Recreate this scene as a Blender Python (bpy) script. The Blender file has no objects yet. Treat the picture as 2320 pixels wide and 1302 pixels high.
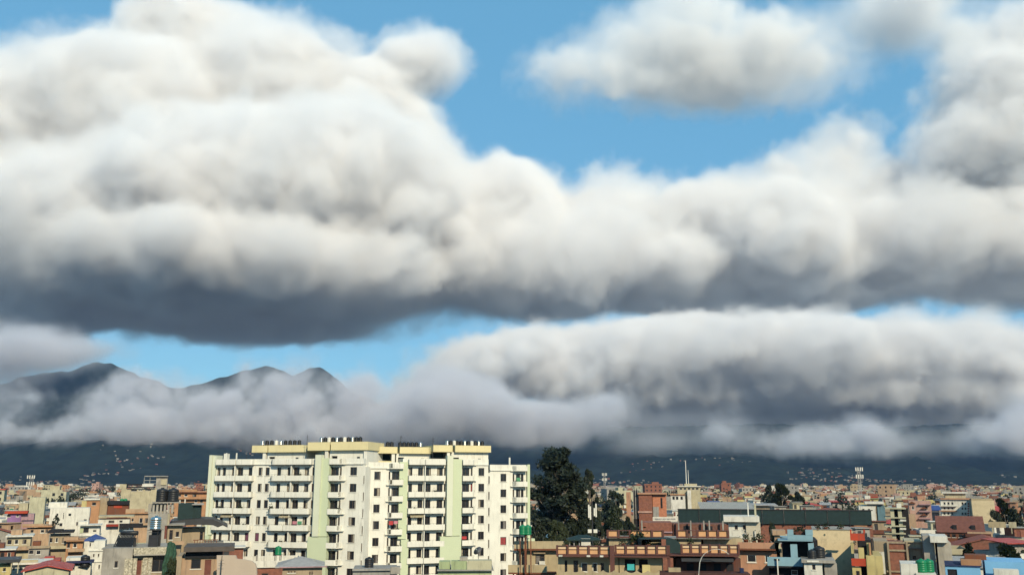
import bpy, bmesh, math, random, re
from mathutils import Vector, Matrix, noise
PI = math.pi
R = math.radians
sc = bpy.context.scene
COL = sc.collection

# ---------------------------------------------------------------- camera, sky, sun, exposure
F, PW, PH = 2050.0, 2320, 1302              # focal length and picture size in photo pixels
CAMZ = 24.0
PITCH = math.atan((1095 - PH / 2) / F)      # the horizon lies on row 1095
cam = bpy.data.cameras.new('camera')
camo = bpy.data.objects.new('camera', cam)
COL.objects.link(camo)
cam.sensor_width = 36
cam.lens = 36 * F / PW
cam.clip_start, cam.clip_end = 1.0, 60000
camo.location = (0, 0, CAMZ)
camo.rotation_euler = (PI / 2 + PITCH, 0, 0)
sc.camera = camo

SUN = Vector((0.32, -0.79, 0.52)).normalized()
world = bpy.data.worlds.new('World')
sc.world = world
world.use_nodes = True
wn = world.node_tree
sky = wn.nodes.new('ShaderNodeTexSky')
sky.sky_type = 'NISHITA'
sky.sun_disc = False
sky.sun_elevation = math.asin(SUN.z)
sky.sun_rotation = math.atan2(SUN.x, SUN.y)
sky.altitude = 1300
sky.air_density, sky.dust_density, sky.ozone_density = 1.3, 0.2, 1.5
tint = wn.nodes.new('ShaderNodeMix')
tint.data_type, tint.blend_type = 'RGBA', 'MULTIPLY'
tint.inputs['Factor'].default_value = 1
tint.inputs[7].default_value = (0.84, 1.1, 1.1, 1)
wn.links.new(sky.outputs[0], tint.inputs[6])
even = wn.nodes.new('ShaderNodeMix')                # the clear sky of the photograph is nearly one even cyan blue
even.data_type = 'RGBA'
even.inputs['Factor'].default_value = 0.72
even.inputs[7].default_value = (1.02, 3.05, 4.9, 1)
wn.links.new(tint.outputs[2], even.inputs[6])
wn.links.new(even.outputs[2], wn.nodes['Background'].inputs[0])
wn.nodes['Background'].inputs[1].default_value = 0.14
sun = bpy.data.lights.new('sun', 'SUN')
sun.energy, sun.angle, sun.color = 5.0, R(0.55), (1.0, 0.86, 0.60)
suno = bpy.data.objects.new('sun', sun)
COL.objects.link(suno)
suno.rotation_euler = SUN.to_track_quat('Z', 'Y').to_euler()
vs = sc.view_settings
vs.view_transform, vs.look, vs.exposure, vs.gamma = 'Standard', 'None', 0.0, 1.0
sc.cycles.use_denoising = True
sc.cycles.use_adaptive_sampling, sc.cycles.adaptive_threshold = True, .025
sc.cycles.max_bounces, sc.cycles.volume_bounces = 12, 8
sc.cycles.diffuse_bounces, sc.cycles.glossy_bounces, sc.cycles.transmission_bounces = 3, 2, 2
sc.cycles.volume_step_rate = 1.6
sc.cycles.caustics_reflective = sc.cycles.caustics_refractive = False


def at(px, py, Y):
    """the point at depth Y (metres along +Y) seen at photo pixel px, py"""
    x, y = (px - PW / 2) / F, (PH / 2 - py) / F
    d = Vector((x, math.cos(PITCH) - y * math.sin(PITCH), math.sin(PITCH) + y * math.cos(PITCH)))
    return Vector((0, 0, CAMZ)) + d * (Y / d.y)


def tag(o, label=None, cat=None, group=None, kind=None):
    if label: o['label'] = label
    if cat: o['category'] = cat
    if group: o['group'] = group
    if kind: o['kind'] = kind
    return o


# ---------------------------------------------------------------- materials
def lin(c):
    return tuple((x / 255 / 12.92 if x / 255 <= .04045 else ((x / 255 + .055) / 1.055) ** 2.4) for x in c)


MATS = {}


def M(name, rgb, rough=.8, spec=.3, metal=0.0, var=.12, scale=.8, bump=0.0, streak=0.0, dirt=0.0):
    """procedural material: base colour with uneven weathering, optional rain streaks and relief"""
    if name in MATS: return MATS[name]
    m = bpy.data.materials.new(name)
    m.use_nodes = True
    n = m.node_tree
    b = n.nodes['Principled BSDF']
    b.inputs['Roughness'].default_value = rough
    b.inputs['Specular IOR Level'].default_value = spec
    b.inputs['Metallic'].default_value = metal
    tc = n.nodes.new('ShaderNodeTexCoord')
    geo = n.nodes.new('ShaderNodeNewGeometry')
    src = geo.outputs['Position']
    nz = n.nodes.new('ShaderNodeTexNoise')
    nz.inputs['Scale'].default_value, nz.inputs['Detail'].default_value = scale, 5
    n.links.new(src, nz.inputs['Vector'])
    rp = n.nodes.new('ShaderNodeMapRange')
    rp.inputs[1].default_value, rp.inputs[2].default_value = .25, .75
    rp.inputs[3].default_value, rp.inputs[4].default_value = 1 - var, 1 + var * .6
    n.links.new(nz.outputs[0], rp.inputs[0])
    mul = n.nodes.new('ShaderNodeVectorMath')
    mul.operation = 'SCALE'
    mul.inputs[0].default_value = rgb
    n.links.new(rp.outputs[0], mul.inputs['Scale'])
    col = mul.outputs[0]
    if streak or dirt:
        mp = n.nodes.new('ShaderNodeMapping')
        mp.inputs['Scale'].default_value = (2.2, 2.2, .28) if streak else (.5, .5, .5)
        n.links.new(src, mp.inputs[0])
        n2 = n.nodes.new('ShaderNodeTexNoise')
        n2.inputs['Scale'].default_value, n2.inputs['Detail'].default_value = 1, 6
        n2.inputs['Roughness'].default_value = .65
        n.links.new(mp.outputs[0], n2.inputs['Vector'])
        r2 = n.nodes.new('ShaderNodeMapRange')
        r2.inputs[1].default_value, r2.inputs[2].default_value = .52, .72
        r2.inputs[3].default_value, r2.inputs[4].default_value = 0, streak or dirt
        n.links.new(n2.outputs[0], r2.inputs[0])
        mx = n.nodes.new('ShaderNodeMix')
        mx.data_type = 'RGBA'
        n.links.new(r2.outputs[0], mx.inputs['Factor'])
        n.links.new(col, mx.inputs[6])
        mx.inputs[7].default_value = (.09, .08, .07, 1)
        col = mx.outputs[2]
    n.links.new(col, b.inputs['Base Color'])
    if bump:
        bp = n.nodes.new('ShaderNodeBump')
        bp.inputs['Strength'].default_value, bp.inputs['Distance'].default_value = bump, .05
        n.links.new(nz.outputs[0], bp.inputs['Height'])
        n.links.new(bp.outputs[0], b.inputs['Normal'])
    MATS[name] = m
    return m


def mesh_obj(name, verts, faces, mats, parent=None, mi=None, smooth=False):
    me = bpy.data.meshes.new(name)
    me.from_pydata(verts, [], faces)
    for m in (mats if isinstance(mats, (list, tuple)) else [mats]): me.materials.append(m)
    if mi: me.polygons.foreach_set('material_index', mi)
    if smooth: me.polygons.foreach_set('use_smooth', [True] * len(me.polygons))
    o = bpy.data.objects.new(name, me)
    COL.objects.link(o)
    o.parent = parent
    return o


# ---------------------------------------------------------------- clouds: lit volumes at their real distance
def cloud_mat(name, col, den, ani):
    m = bpy.data.materials.new(name)
    m.use_nodes = True
    n = m.node_tree
    n.nodes.clear()
    o, p = n.nodes.new('ShaderNodeOutputMaterial'), n.nodes.new('ShaderNodeVolumePrincipled')
    p.inputs['Color'].default_value = (*col, 1)
    p.inputs['Density'].default_value = den
    p.inputs['Anisotropy'].default_value = ani
    n.links.new(p.outputs[0], o.inputs['Volume'])
    return m


CLOUDM = cloud_mat('cloud_vapour', (.994, .988, .995), .020, .0)
THINM = cloud_mat('thin_cloud_vapour', (.996, .992, .995), .0075, .0)
LOWCLOUDM = cloud_mat('low_cloud_vapour', (.86, .855, .885), .016, .0)  # low cloud; greyed albedo stands in for shade from the clouds above


def cloud(name, label, Y, ells, base=None, vox=30, amp=420., scale=1500., soft=220., mat=None, seed=0., bsoft=280., fine=.28):
    """a volume grid: the union of ellipsoids (photo px, py, radius x, radius z, depth offset, radius y), eroded by
    noise, flat-based at photo row `base`"""
    k = Y / F
    E = []
    for e in ells:
        px, py, rx, rz = e[:4]
        dy = e[4] if len(e) > 4 else 0.
        ry = e[5] * k if len(e) > 5 else min(rx, rz * 2.2) * k
        kk = (Y + dy) / F
        E.append((at(px, py, Y + dy), (rx * kk, ry, rz * kk)))
    pad = amp * .55
    lo = [min(c[i] - r[i] for c, r in E) - pad for i in range(3)]
    hi = [max(c[i] + r[i] for c, r in E) + pad for i in range(3)]
    zb = at(PW / 2, base, Y).z if base is not None else None
    if zb is not None: lo[2] = zb - bsoft * .6
    g = bpy.data.node_groups.new(name, 'GeometryNodeTree')
    g.interface.new_socket('Geometry', in_out='INPUT', socket_type='NodeSocketGeometry')
    g.interface.new_socket('Geometry', in_out='OUTPUT', socket_type='NodeSocketGeometry')
    N, L = g.nodes.new, g.links.new

    def mt(op, a, b=None, c=None):
        n = N('ShaderNodeMath')
        n.operation = op
        for i, x in enumerate((a, b, c)):
            if x is None: continue
            if isinstance(x, (int, float)): n.inputs[i].default_value = x
            else: L(x, n.inputs[i])
        return n.outputs[0]

    def vm(op, a, b=None):
        n = N('ShaderNodeVectorMath')
        n.operation = op
        L(a, n.inputs[0])
        if b is not None: n.inputs[1].default_value = b
        return n

    pos = N('GeometryNodeInputPosition').outputs[0]
    sdf = None
    for c, r in E:
        ln = vm('LENGTH', vm('DIVIDE', vm('SUBTRACT', pos, c).outputs[0], r).outputs[0]).outputs['Value']
        f = mt('MULTIPLY', mt('SUBTRACT', 1.0, ln), (r[0] * r[2]) ** .5)
        sdf = f if sdf is None else mt('SMOOTH_MAX', sdf, f, 220.)

    def fbm(sc_, det, rough, off):
        n = N('ShaderNodeTexNoise')
        n.inputs['Scale'].default_value, n.inputs['Detail'].default_value = 1 / sc_, det
        n.inputs['Roughness'].default_value = rough
        n.inputs['Distortion'].default_value = .25
        L(vm('ADD', pos, (off, off * 1.7, -off)).outputs[0], n.inputs['Vector'])
        return mt('SUBTRACT', n.outputs[0], .5)

    n1 = mt('MULTIPLY', fbm(scale, 8, .61, seed * 977), amp * 3.2)
    vo = N('ShaderNodeTexVoronoi')
    vo.feature = 'F1'
    vo.inputs['Scale'].default_value = 1 / (scale * .45)
    vo.inputs['Detail'].default_value = 2
    vo.inputs['Roughness'].default_value = .6
    L(pos, vo.inputs['Vector'])
    n2 = mt('MULTIPLY', mt('SUBTRACT', .42, vo.outputs['Distance']), amp * fine * 1.6)
    n3 = mt('MULTIPLY', fbm(scale * .2, 5, .65, seed * 77 + 5), amp * 1.1)
    tot = mt('ADD', mt('ADD', sdf, n1), n2)
    den = mt('MULTIPLY', tot, 1. / soft)
    if zb is not None:
        sx = N('ShaderNodeSeparateXYZ')
        L(pos, sx.inputs[0])
        wob = mt('MULTIPLY', fbm(scale * .8, 3, .5, seed * 311 + 50), bsoft * 1.6)
        den = mt('MINIMUM', den, mt('MULTIPLY', mt('ADD', mt('SUBTRACT', sx.outputs[2], zb), wob), 1 / bsoft))
    cl = N('ShaderNodeClamp')
    L(den, cl.inputs[0])
    # a torn, see-through fringe around the dense body
    vcl = N('ShaderNodeClamp')
    veil = mt('ADD', mt('ADD', mt('ADD', sdf, mt('MULTIPLY', fbm(scale * .55, 9, .72, seed * 501 + 9), amp * 4.6)), n3), amp * .02)
    if zb is not None: veil = mt('MINIMUM', veil, mt('MULTIPLY', mt('SUBTRACT', sx.outputs[2], zb - bsoft * .3), 1.))
    L(mt('MULTIPLY', veil, 1 / (soft * 1.1)), vcl.inputs[0])
    dd = mt('MAXIMUM', mt('POWER', cl.outputs[0], 1.4), mt('MULTIPLY', vcl.outputs[0], .17))
    vc = N('GeometryNodeVolumeCube')
    L(dd, vc.inputs['Density'])
    vc.inputs['Min'].default_value, vc.inputs['Max'].default_value = lo, hi
    for i, a in enumerate('XYZ'):
        vc.inputs['Resolution ' + a].default_value = max(8, int((hi[i] - lo[i]) / vox))
    sm = N('GeometryNodeSetMaterial')
    sm.inputs['Material'].default_value = mat or CLOUDM
    L(vc.outputs[0], sm.inputs[0])
    L(sm.outputs[0], N('NodeGroupOutput').inputs[0])
    me = bpy.data.meshes.new(name)
    o = bpy.data.objects.new(name, me)
    COL.objects.link(o)
    o.modifiers.new('vapour', 'NODES').node_group = g
    return tag(o, label, 'cloud', 'clouds over the valley', 'stuff')


YC = 9500
cloud('cumulus_cloud', 'huge bright cumulus bank with a dark flat base, upper left', YC, [
    (40, 330, 330, 200), (330, 300, 330, 240), (390, 80, 150, 150), (620, 200, 230, 160), (700, 480, 470, 230), (800, 250, 170, 140), (560, 90, 110, 90),
    (960, 150, 120, 90), (250, 540, 430, 190, -300, 430), (900, 560, 270, 170), (930, 330, 110, 130), (500, 640, 600, 120, -250, 470), (480, 480, 260, 180, -300, 430), (60, 600, 260, 220, -300), (1010, 500, 140, 120), (1060, 600, 200, 120), (620, 740, 330, 50, 0)],
    base=800, seed=1, amp=330)
cloud('cumulus_cloud', 'long bright cumulus bank with knobbly tops right of the blue gap', YC + 200, [
    (1150, 500, 190, 140), (1230, 600, 330, 130), (1400, 520, 190, 140), (1600, 520, 230, 140), (1760, 560, 260, 160), (2050, 560, 330, 130), (2300, 580, 260, 130),
    (1650, 640, 500, 90, 300), (1910, 370, 90, 110), (1900, 470, 150, 110), (2010, 440, 110, 90), (1780, 400, 90, 70), (1830, 570, 190, 110, -350), (1500, 590, 200, 90, -250)], base=750, seed=2, amp=340)
cloud('cumulus_cloud', 'small isolated white cumulus floating in the blue, top right of centre', YC, [
    (1350, 170, 190, 75), (1530, 120, 220, 125), (1550, 20, 150, 110), (1740, 140, 230, 110), (1440, 100, 130, 90), (1600, 190, 380, 70)], seed=3, amp=330, scale=1000., soft=240, fine=.5, vox=26, mat=THINM)
cloud('cumulus_cloud', 'tall cumulus with a dark underside cut off by the right picture edge', YC - 300, [
    (2280, 230, 190, 200, -200), (2230, 340, 200, 120, -200), (2350, 110, 150, 150, -200), (2120, 270, 75, 70), (2220, 410, 200, 70)], base=490, seed=4, amp=300, scale=1100., fine=.4)
cloud('cumulus_cloud', 'thin ragged cloud at the top edge near the right corner', YC, [(2040, 30, 230, 120), (2180, 80, 170, 110)], seed=5, amp=330, scale=1000., soft=450, fine=.5, mat=THINM)
cloud('cumulus_cloud', 'small ragged white cloud at the left picture edge near the top', YC, [(50, 120, 90, 50), (-30, 160, 120, 90)], seed=6, amp=280, soft=400, mat=THINM)
cloud('cumulus_cloud', 'low bright cumulus bank with a dark base above the right half of the city', 8400, [
    (970, 880, 90, 80), (1090, 850, 160, 85), (1290, 850, 220, 80), (1550, 805, 250, 95), (1780, 795, 290, 95), (2060, 795, 180, 95), (2330, 820, 140, 100), (1900, 830, 330, 70), (2200, 795, 150, 90), (1200, 810, 170, 75), (1400, 795, 220, 75), (1850, 905, 500, 55, 900, 350), (2200, 920, 260, 55, 900, 350), (1480, 905, 280, 55, 900, 350),
    (1650, 955, 300, 40, 1100, 250), (2100, 960, 350, 45, 1100, 250), (1350, 950, 300, 40, 1100, 250)],
    base=1000, seed=7, amp=230, scale=700, soft=160, fine=.4)
# ---------------------------------------------------------------- ground, hills, air
def ground_mat():
    m = M('earth_ground', (.07, .062, .05), var=.35, scale=.05, rough=.95)
    return m


g = mesh_obj('ground', [(-16000, -3000, 0), (16000, -3000, 0), (16000, 20000, 0), (-16000, 20000, 0)], [(0, 1, 2, 3)], ground_mat())
tag(g, kind='structure')

RIDGE = [(-500, 905), (-250, 880), (0, 868), (60, 846), (150, 838), (205, 819), (240, 817), (275, 830), (330, 852), (400, 878), (440, 872), (490, 858), (550, 840),
         (600, 828), (635, 834), (665, 848), (700, 832), (725, 829), (760, 856), (800, 890), (900, 925), (1100, 958), (1400, 965), (1700, 958), (2000, 966), (2320, 955), (2800, 945)]
YR = 6200


def ridge_z(x):
    px = PW / 2 + x / YR * F * 1.0
    px = max(RIDGE[0][0], min(RIDGE[-1][0], px))
    for (a, ya), (b, yb) in zip(RIDGE, RIDGE[1:]):
        if a <= px <= b:
            t = (px - a) / (b - a)
            t = t * t * (3 - 2 * t) * .5 + t * .5
            return at(PW / 2, ya + (yb - ya) * t, YR).z
    return 200


def hill_z(x, y):
    """valley floor rising to the ridge at YR, lower foothills in front"""
    s = (y - 3300) / (YR - 3300)
    if s <= 0: return -3.
    k = s if s <= 1 else max(0., 1.6 - .6 * s)
    xr = x * (YR / y) if y < YR else x
    z = ridge_z(xr) * (k ** 1.7)
    nz = noise.fractal(Vector((x / 1100, y / 1100, .3)), 1.0, 2.1, 6)
    rg = abs(noise.fractal(Vector((x / 900 + 7, y / 1500, 1.3)), .9, 2.1, 5))
    z += (nz * 60 - rg * 110 + 20) * min(1, s * 2.2) * (1 - .85 * max(0., 1 - abs(1 - s) * 6))
    z += noise.noise(Vector((x / 60, y / 60, 0))) * 12 * min(1, s * 3)
    return max(-3., z)


def build_hills():
    nx, ny = 420, 120
    vs_, fs = [], []
    for j in range(ny):
        y = 3200 + (j / (ny - 1)) ** 1.15 * 3700
        half = y * .64 + 400
        for i in range(nx):
            x = -half + 2 * half * i / (nx - 1)
            vs_.append((x, y, hill_z(x, y)))
    for j in range(ny - 1):
        for i in range(nx - 1):
            a = j * nx + i
            fs.append((a, a + 1, a + nx + 1, a + nx))
    m = M('forest_slope', (.013, .021, .017), var=.55, scale=.012, rough=1, spec=0, bump=0)
    o = mesh_obj('hills', vs_, fs, m, smooth=True)
    return tag(o, kind='structure')


build_hills()


def build_haze():
    x, y0, y1, z0, z1 = 5500, -250, 7050, -5, 1120
    v = [(a, b, c) for c in (z0, z1) for b in (y0, y1) for a in (-x, x)]
    f = [(0, 2, 3, 1), (4, 5, 7, 6), (0, 1, 5, 4), (2, 6, 7, 3), (0, 4, 6, 2), (1, 3, 7, 5)]
    m = cloud_mat('haze_air', (.34, .54, .92), 3.0e-5, 0.)
    m.cycles.homogeneous_volume = True
    o = mesh_obj('haze', v, f, m)
    return tag(o, 'thin blue haze filling the valley air', 'haze', None, 'stuff')


build_haze()
# low cloud clinging to the hillside, inside the haze
cloud('low_cloud', 'pale low cloud bank lying along the left hillside', 4700, [
    (10, 950, 55, 70), (130, 990, 120, 34), (300, 960, 150, 60), (420, 970, 170, 50), (560, 955, 100, 60), (552, 858, 38, 80), (670, 930, 80, 70), (690, 852, 44, 80), (280, 885, 60, 50), (350, 880, 50, 45), (640, 880, 60, 50), (480, 915, 90, 45), (700, 985, 170, 40), (300, 900, 50, 45), (240, 940, 60, 40), (60, 900, 60, 30), (620, 900, 60, 40), (770, 900, 60, 60), (420, 900, 60, 40)],
    seed=11, amp=92, scale=300, fine=.6, soft=60, vox=14, mat=LOWCLOUDM)
cloud('low_cloud', 'low grey cloud puffs under the dark cloud base on the right', 4700, [
    (1650, 980, 80, 34), (1790, 1000, 90, 30), (1950, 980, 120, 44), (2270, 990, 120, 42), (1880, 1015, 120, 20), (2330, 950, 80, 60)], seed=8, amp=120, scale=320, soft=65, vox=16, mat=LOWCLOUDM)
cloud('low_cloud', 'pale billowing low cloud bank behind the apartment tower roofs', 4700, [
    (1010, 930, 170, 75), (1230, 945, 190, 50), (1370, 930, 80, 55), (820, 900, 70, 75), (900, 965, 180, 55), (1240, 985, 130, 30), (1010, 870, 90, 60)], seed=9, amp=100, scale=360, soft=65, vox=16, mat=LOWCLOUDM)
cloud('low_cloud', 'grey cloud veil hanging over the hilltop at the left picture edge', 5650, [
    (20, 795, 150, 75), (140, 800, 110, 50), (-40, 850, 100, 70), (240, 795, 80, 26), (60, 855, 70, 30)], seed=14, amp=120, scale=420, soft=160, vox=20, mat=LOWCLOUDM)
cloud('low_cloud', 'thin grey veil trailing along the right hillside', 4900, [
    (1500, 1000, 330, 42), (1950, 1005, 400, 42), (2300, 1000, 200, 60), (1150, 1000, 200, 40), (1550, 950, 200, 40)], seed=15, amp=150, scale=520, soft=700, vox=24, mat=LOWCLOUDM)
# ---------------------------------------------------------------- building kit
C = dict(
    white=(.62, .60, .54), cream=(.62, .55, .38), pale=(.62, .59, .42), peach=(.60, .41, .27), orange=(.57, .31, .17), pink=(.64, .40, .33),
    brick=(.22, .09, .062), concrete=(.30, .28, .25), yellow=(.72, .60, .28), blue=(.17, .30, .36), lime=(.62, .68, .42), green=(.47, .56, .32),
    tan=(.50, .40, .28), purple=(.36, .20, .42), mauve=(.50, .32, .36), redroof=(.36, .05, .035), brown=(.16, .065, .05), grey=(.40, .39, .37),
    teal=(.012, .030, .032), skyblue=(.18, .38, .60), red=(.62, .09, .045), salmon=(.62, .34, .22), navy=(.03, .045, .12), rust=(.24, .09, .05),
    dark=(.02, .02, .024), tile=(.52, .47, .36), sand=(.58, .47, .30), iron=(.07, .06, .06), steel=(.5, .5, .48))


def P(c, weathered=True):
    """painted plaster of that colour"""
    k = .95 if c in ('white', 'dark', 'teal') else .65
    return M(c + '_plaster', tuple(x * k for x in C[c]), rough=.85, spec=.2, var=.22, scale=.55, streak=.5 if weathered else 0)


GLASS = M('window_glass', (.018, .02, .026), rough=.12, spec=.6, var=.3, scale=.4)
CURT = [M('curtain_' + k, v, rough=.9, var=.25, scale=2.5) for k, v in (('grey', (.16, .15, .145)), ('cream', (.30, .27, .22)), ('red', (.30, .05, .06)), ('plum', (.13, .05, .09)))]
FRAME = M('window_frame_wood', (.10, .075, .06), var=.2)
FRAMEW = M('window_frame_white', (.66, .64, .58), var=.08)
IRON = M('black_iron', (.03, .03, .034), rough=.5, var=.2)
STEELT = M('stainless_steel', (.62, .60, .55), rough=.28, metal=1.0, var=.1)
BLACKP = M('black_tank_plastic', (.018, .019, .022), rough=.45, var=.2)
GREENP = M('green_tank_plastic', (.012, .17, .075), rough=.35, var=.12)
WHITEP = M('white_tank_plastic', (.62, .60, .54), rough=.4, var=.1)
SHEET = M('grey_sheet_metal', (.30, .29, .28), rough=.5, var=.2, scale=2, streak=.3)
BLUESH = M('blue_sheet_metal', (.03, .055, .19), rough=.45, var=.15)
REDSH = M('red_sheet_metal', C['redroof'], rough=.5, var=.25, scale=1.5, streak=.2)
DARKSH = M('dark_sheet_metal', (.035, .036, .04), rough=.5, var=.25)
GREENSH = M('dark_green_netting', C['teal'], rough=.75, var=.25, scale=1.5)
CONC = M('bare_concrete', C['concrete'], rough=.95, var=.3, scale=.7, streak=.55)
STAIN = M('stained_cream_render', C['sand'], rough=.95, var=.2, scale=.5, dirt=.6)
BRICKM = M('brick_infill', C['brick'], rough=.9, var=.35, scale=2.2, dirt=.3)
TERRA = M('terracotta_tile', (.24, .075, .05), rough=.85, var=.3, scale=2)
ROOFTOP = M('cement_roof', (.18, .165, .145), rough=.95, var=.3, scale=.4, dirt=.4)
WOODD = M('brown_door_wood', (.14, .05, .04), var=.25, scale=2)
CUBE = bpy.data.meshes.new('box')
CUBE.from_pydata([(x, y, z) for z in (0, 1) for y in (0, 1) for x in (0, 1)], [],
                 [(0, 2, 3, 1), (4, 5, 7, 6), (0, 1, 5, 4), (2, 6, 7, 3), (0, 4, 6, 2), (1, 3, 7, 5)])
CUBE.materials.append(None)


def link(o, mat):
    o.material_slots[0].link = 'OBJECT'
    o.material_slots[0].material = mat


def box(name, parent, x0, x1, y0, y1, z0, z1, mat):
    o = bpy.data.objects.new(name, CUBE)
    COL.objects.link(o)
    o.parent = parent
    o.location = (x0, y0, z0)
    o.scale = (x1 - x0, y1 - y0, z1 - z0)
    link(o, mat)
    return o


def root(name, loc, label, cat, group=None, rz=0.):
    o = bpy.data.objects.new(name, None)
    COL.objects.link(o)
    o.location, o.rotation_euler = loc, (0, 0, rz)
    o.empty_display_size = .5
    return tag(o, label, cat, group)


def grid_face(V, Fc, o, u, v, n, U, H, holes, reveal):
    """a wall face of size U x H from corner o, with rectangular holes whose reveals run inwards along n"""
    us = sorted({0., U, *[max(0., min(U, a)) for h in holes for a in h[:2]]})
    zs = sorted({0., H, *[max(0., min(H, a)) for h in holes for a in h[2:4]]})
    p = lambda a, b, c=0.: tuple(o + u * a + v * b + n * c)

    def quad(*q):
        k = len(V)
        V.extend(q)
        Fc.append((k, k + 1, k + 2, k + 3))
    for i in range(len(us) - 1):
        for j in range(len(zs) - 1):
            a, b, c, d = us[i], us[i + 1], zs[j], zs[j + 1]
            if b - a < 1e-4 or d - c < 1e-4: continue
            mu, mz = (a + b) / 2, (c + d) / 2
            if any(h[0] < mu < h[1] and h[2] < mz < h[3] for h in holes): continue
            quad(p(a, c), p(b, c), p(b, d), p(a, d))
    for a, b, c, d in [h[:4] for h in holes]:
        quad(p(a, c), p(a, d), p(a, d, reveal), p(a, c, reveal))
        quad(p(b, c), p(b, c, reveal), p(b, d, reveal), p(b, d))
        quad(p(a, c), p(a, c, reveal), p(b, c, reveal), p(b, c))
        quad(p(a, d), p(b, d), p(b, d, reveal), p(a, d, reveal))


def walls(name, parent, w, d, h, hf, hl, hr, mat, reveal=.16, loc=(0, 0, 0), top=True):
    """a hollow-looking block: front at y = 0, side faces, back, roof; holes given per face"""
    V, Fc = [], []
    X, Y_, Z = Vector((1, 0, 0)), Vector((0, 1, 0)), Vector((0, 0, 1))
    grid_face(V, Fc, Vector((0, 0, 0)), X, Z, Y_, w, h, hf, reveal)
    grid_face(V, Fc, Vector((0, d, 0)), -Y_, Z, X, d, h, hl, reveal)
    grid_face(V, Fc, Vector((w, 0, 0)), Y_, Z, -X, d, h, hr, reveal)
    grid_face(V, Fc, Vector((w, d, 0)), -X, Z, -Y_, w, h, [], reveal)
    if top:
        k = len(V)
        V += [(0, 0, h), (w, 0, h), (w, d, h), (0, d, h)]
        Fc.append((k, k + 1, k + 2, k + 3))
    o = mesh_obj(name, V, Fc, mat, parent)
    o.location = loc
    return o


WIN = {}


def boxes(lst):
    V, Fc, mi = [], [], []
    for x0, x1, y0, y1, z0, z1, m in lst:
        k = len(V)
        V += [(x, y, z) for z in (z0, z1) for y in (y0, y1) for x in (x0, x1)]
        Fc += [tuple(k + i for i in f) for f in ((0, 2, 3, 1), (4, 5, 7, 6), (0, 1, 5, 4), (2, 6, 7, 3), (0, 4, 6, 2), (1, 3, 7, 5))]
        mi += [m] * 6
    return V, Fc, mi


def win_mesh(w, h, kind, sill=True):
    """frame, mullions, pane and sill; origin at the lower left of the opening, y = 0 is the wall face"""
    key = (round(w, 1), round(h, 1), kind, sill)
    if key in WIN: return WIN[key]
    w, h = key[0], key[1]
    t = .07
    L = [(0, w, .10, .13, 0, h, 1)]
    for a in ((0, t, 0, h), (w - t, w, 0, h), (t, w - t, 0, t), (t, w - t, h - t, h)): L.append((a[0], a[1], .05, .11, a[2], a[3], 0))
    n = max(1, int(round(w / .75)))
    for i in range(1, n): L.append((w * i / n - .03, w * i / n + .03, .06, .105, t, h - t, 0))
    if h > 1.2 and kind != 'door': L.append((t, w - t, .063, .103, h * .7, h * .7 + .05, 0))
    if kind.startswith('c'): L.append((w * .08, w * .45, .085, .098, t, h - t, 2))
    if sill: L.append((-.1, w + .1, -.09, .09, -.09, -.004, 3))
    V, Fc, mi = boxes(L)
    me = bpy.data.meshes.new('window')
    me.from_pydata(V, [], Fc)
    cur = CURT[int(kind[1])] if kind.startswith('c') else CURT[0]
    for m in (FRAMEW if kind.endswith('w') else FRAME, GLASS, cur, FRAMEW): me.materials.append(m)
    me.polygons.foreach_set('material_index', mi)
    WIN[key] = me
    return me


def window(parent, u, z, w, h, face='f', W=0., D=0., kind='p', sill=True, name='window', y=0.):
    o = bpy.data.objects.new(name, win_mesh(w, h, kind, sill))
    COL.objects.link(o)
    o.parent = parent
    if face == 'f': o.location = (u, y, z)
    elif face == 'l':
        o.location, o.rotation_euler = (0, D - u, z), (0, 0, -PI / 2)
    else:
        o.location, o.rotation_euler = (W, u, z), (0, 0, PI / 2)
    return o


def lathe(name, prof, n, mat, smooth=True):
    V, Fc = [], []
    for r, z in prof:
        V += [(r * math.cos(2 * PI * i / n), r * math.sin(2 * PI * i / n), z) for i in range(n)]
    for j in range(len(prof) - 1):
        for i in range(n):
            a, b = j * n + i, j * n + (i + 1) % n
            Fc.append((a, b, b + n, a + n))
    Fc.append(tuple(range((len(prof) - 1) * n, len(prof) * n)))
    me = bpy.data.meshes.new(name)
    me.from_pydata(V, [], Fc)
    me.materials.append(mat)
    me.polygons.foreach_set('use_smooth', [smooth] * len(me.polygons))
    return me


def tank_prof(r, h):
    p = [(r * .96, 0), (r, h * .05)]
    for i in range(1, 5):
        z = h * (.05 + .15 * i)
        p += [(r, z - .03), (r * .95, z), (r, z + .03)]
    return p + [(r, h * .8), (r * .85, h * .9), (r * .4, h * .96), (r * .28, h * .965), (r * .28, h * 1.02), (r * .2, h * 1.03)]


TANK = {k: lathe('tank', tank_prof(.55, 1.35), 14, m) for k, m in (('black', BLACKP), ('green', GREENP), ('white', WHITEP), ('steel', STEELT))}


def tank(loc, colour, label, size=1., stand=0., group='rooftop water tanks'):
    r = root('water_tank', loc, label, 'water tank', group)
    o = bpy.data.objects.new('tank', TANK[colour])
    COL.objects.link(o)
    o.parent, o.scale = r, (size, size, size)
    o.location.z = stand
    if stand > .05:
        for i, (a, b) in enumerate(((-1, -1), (1, -1), (1, 1), (-1, 1))):
            box('leg', r, a * .42 * size - .04, a * .42 * size + .04, b * .42 * size - .04, b * .42 * size + .04, 0, stand, IRON)
        box('platform', r, -.6 * size, .6 * size, -.6 * size, .6 * size, stand - .06, stand - .002, IRON)
    return r


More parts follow.
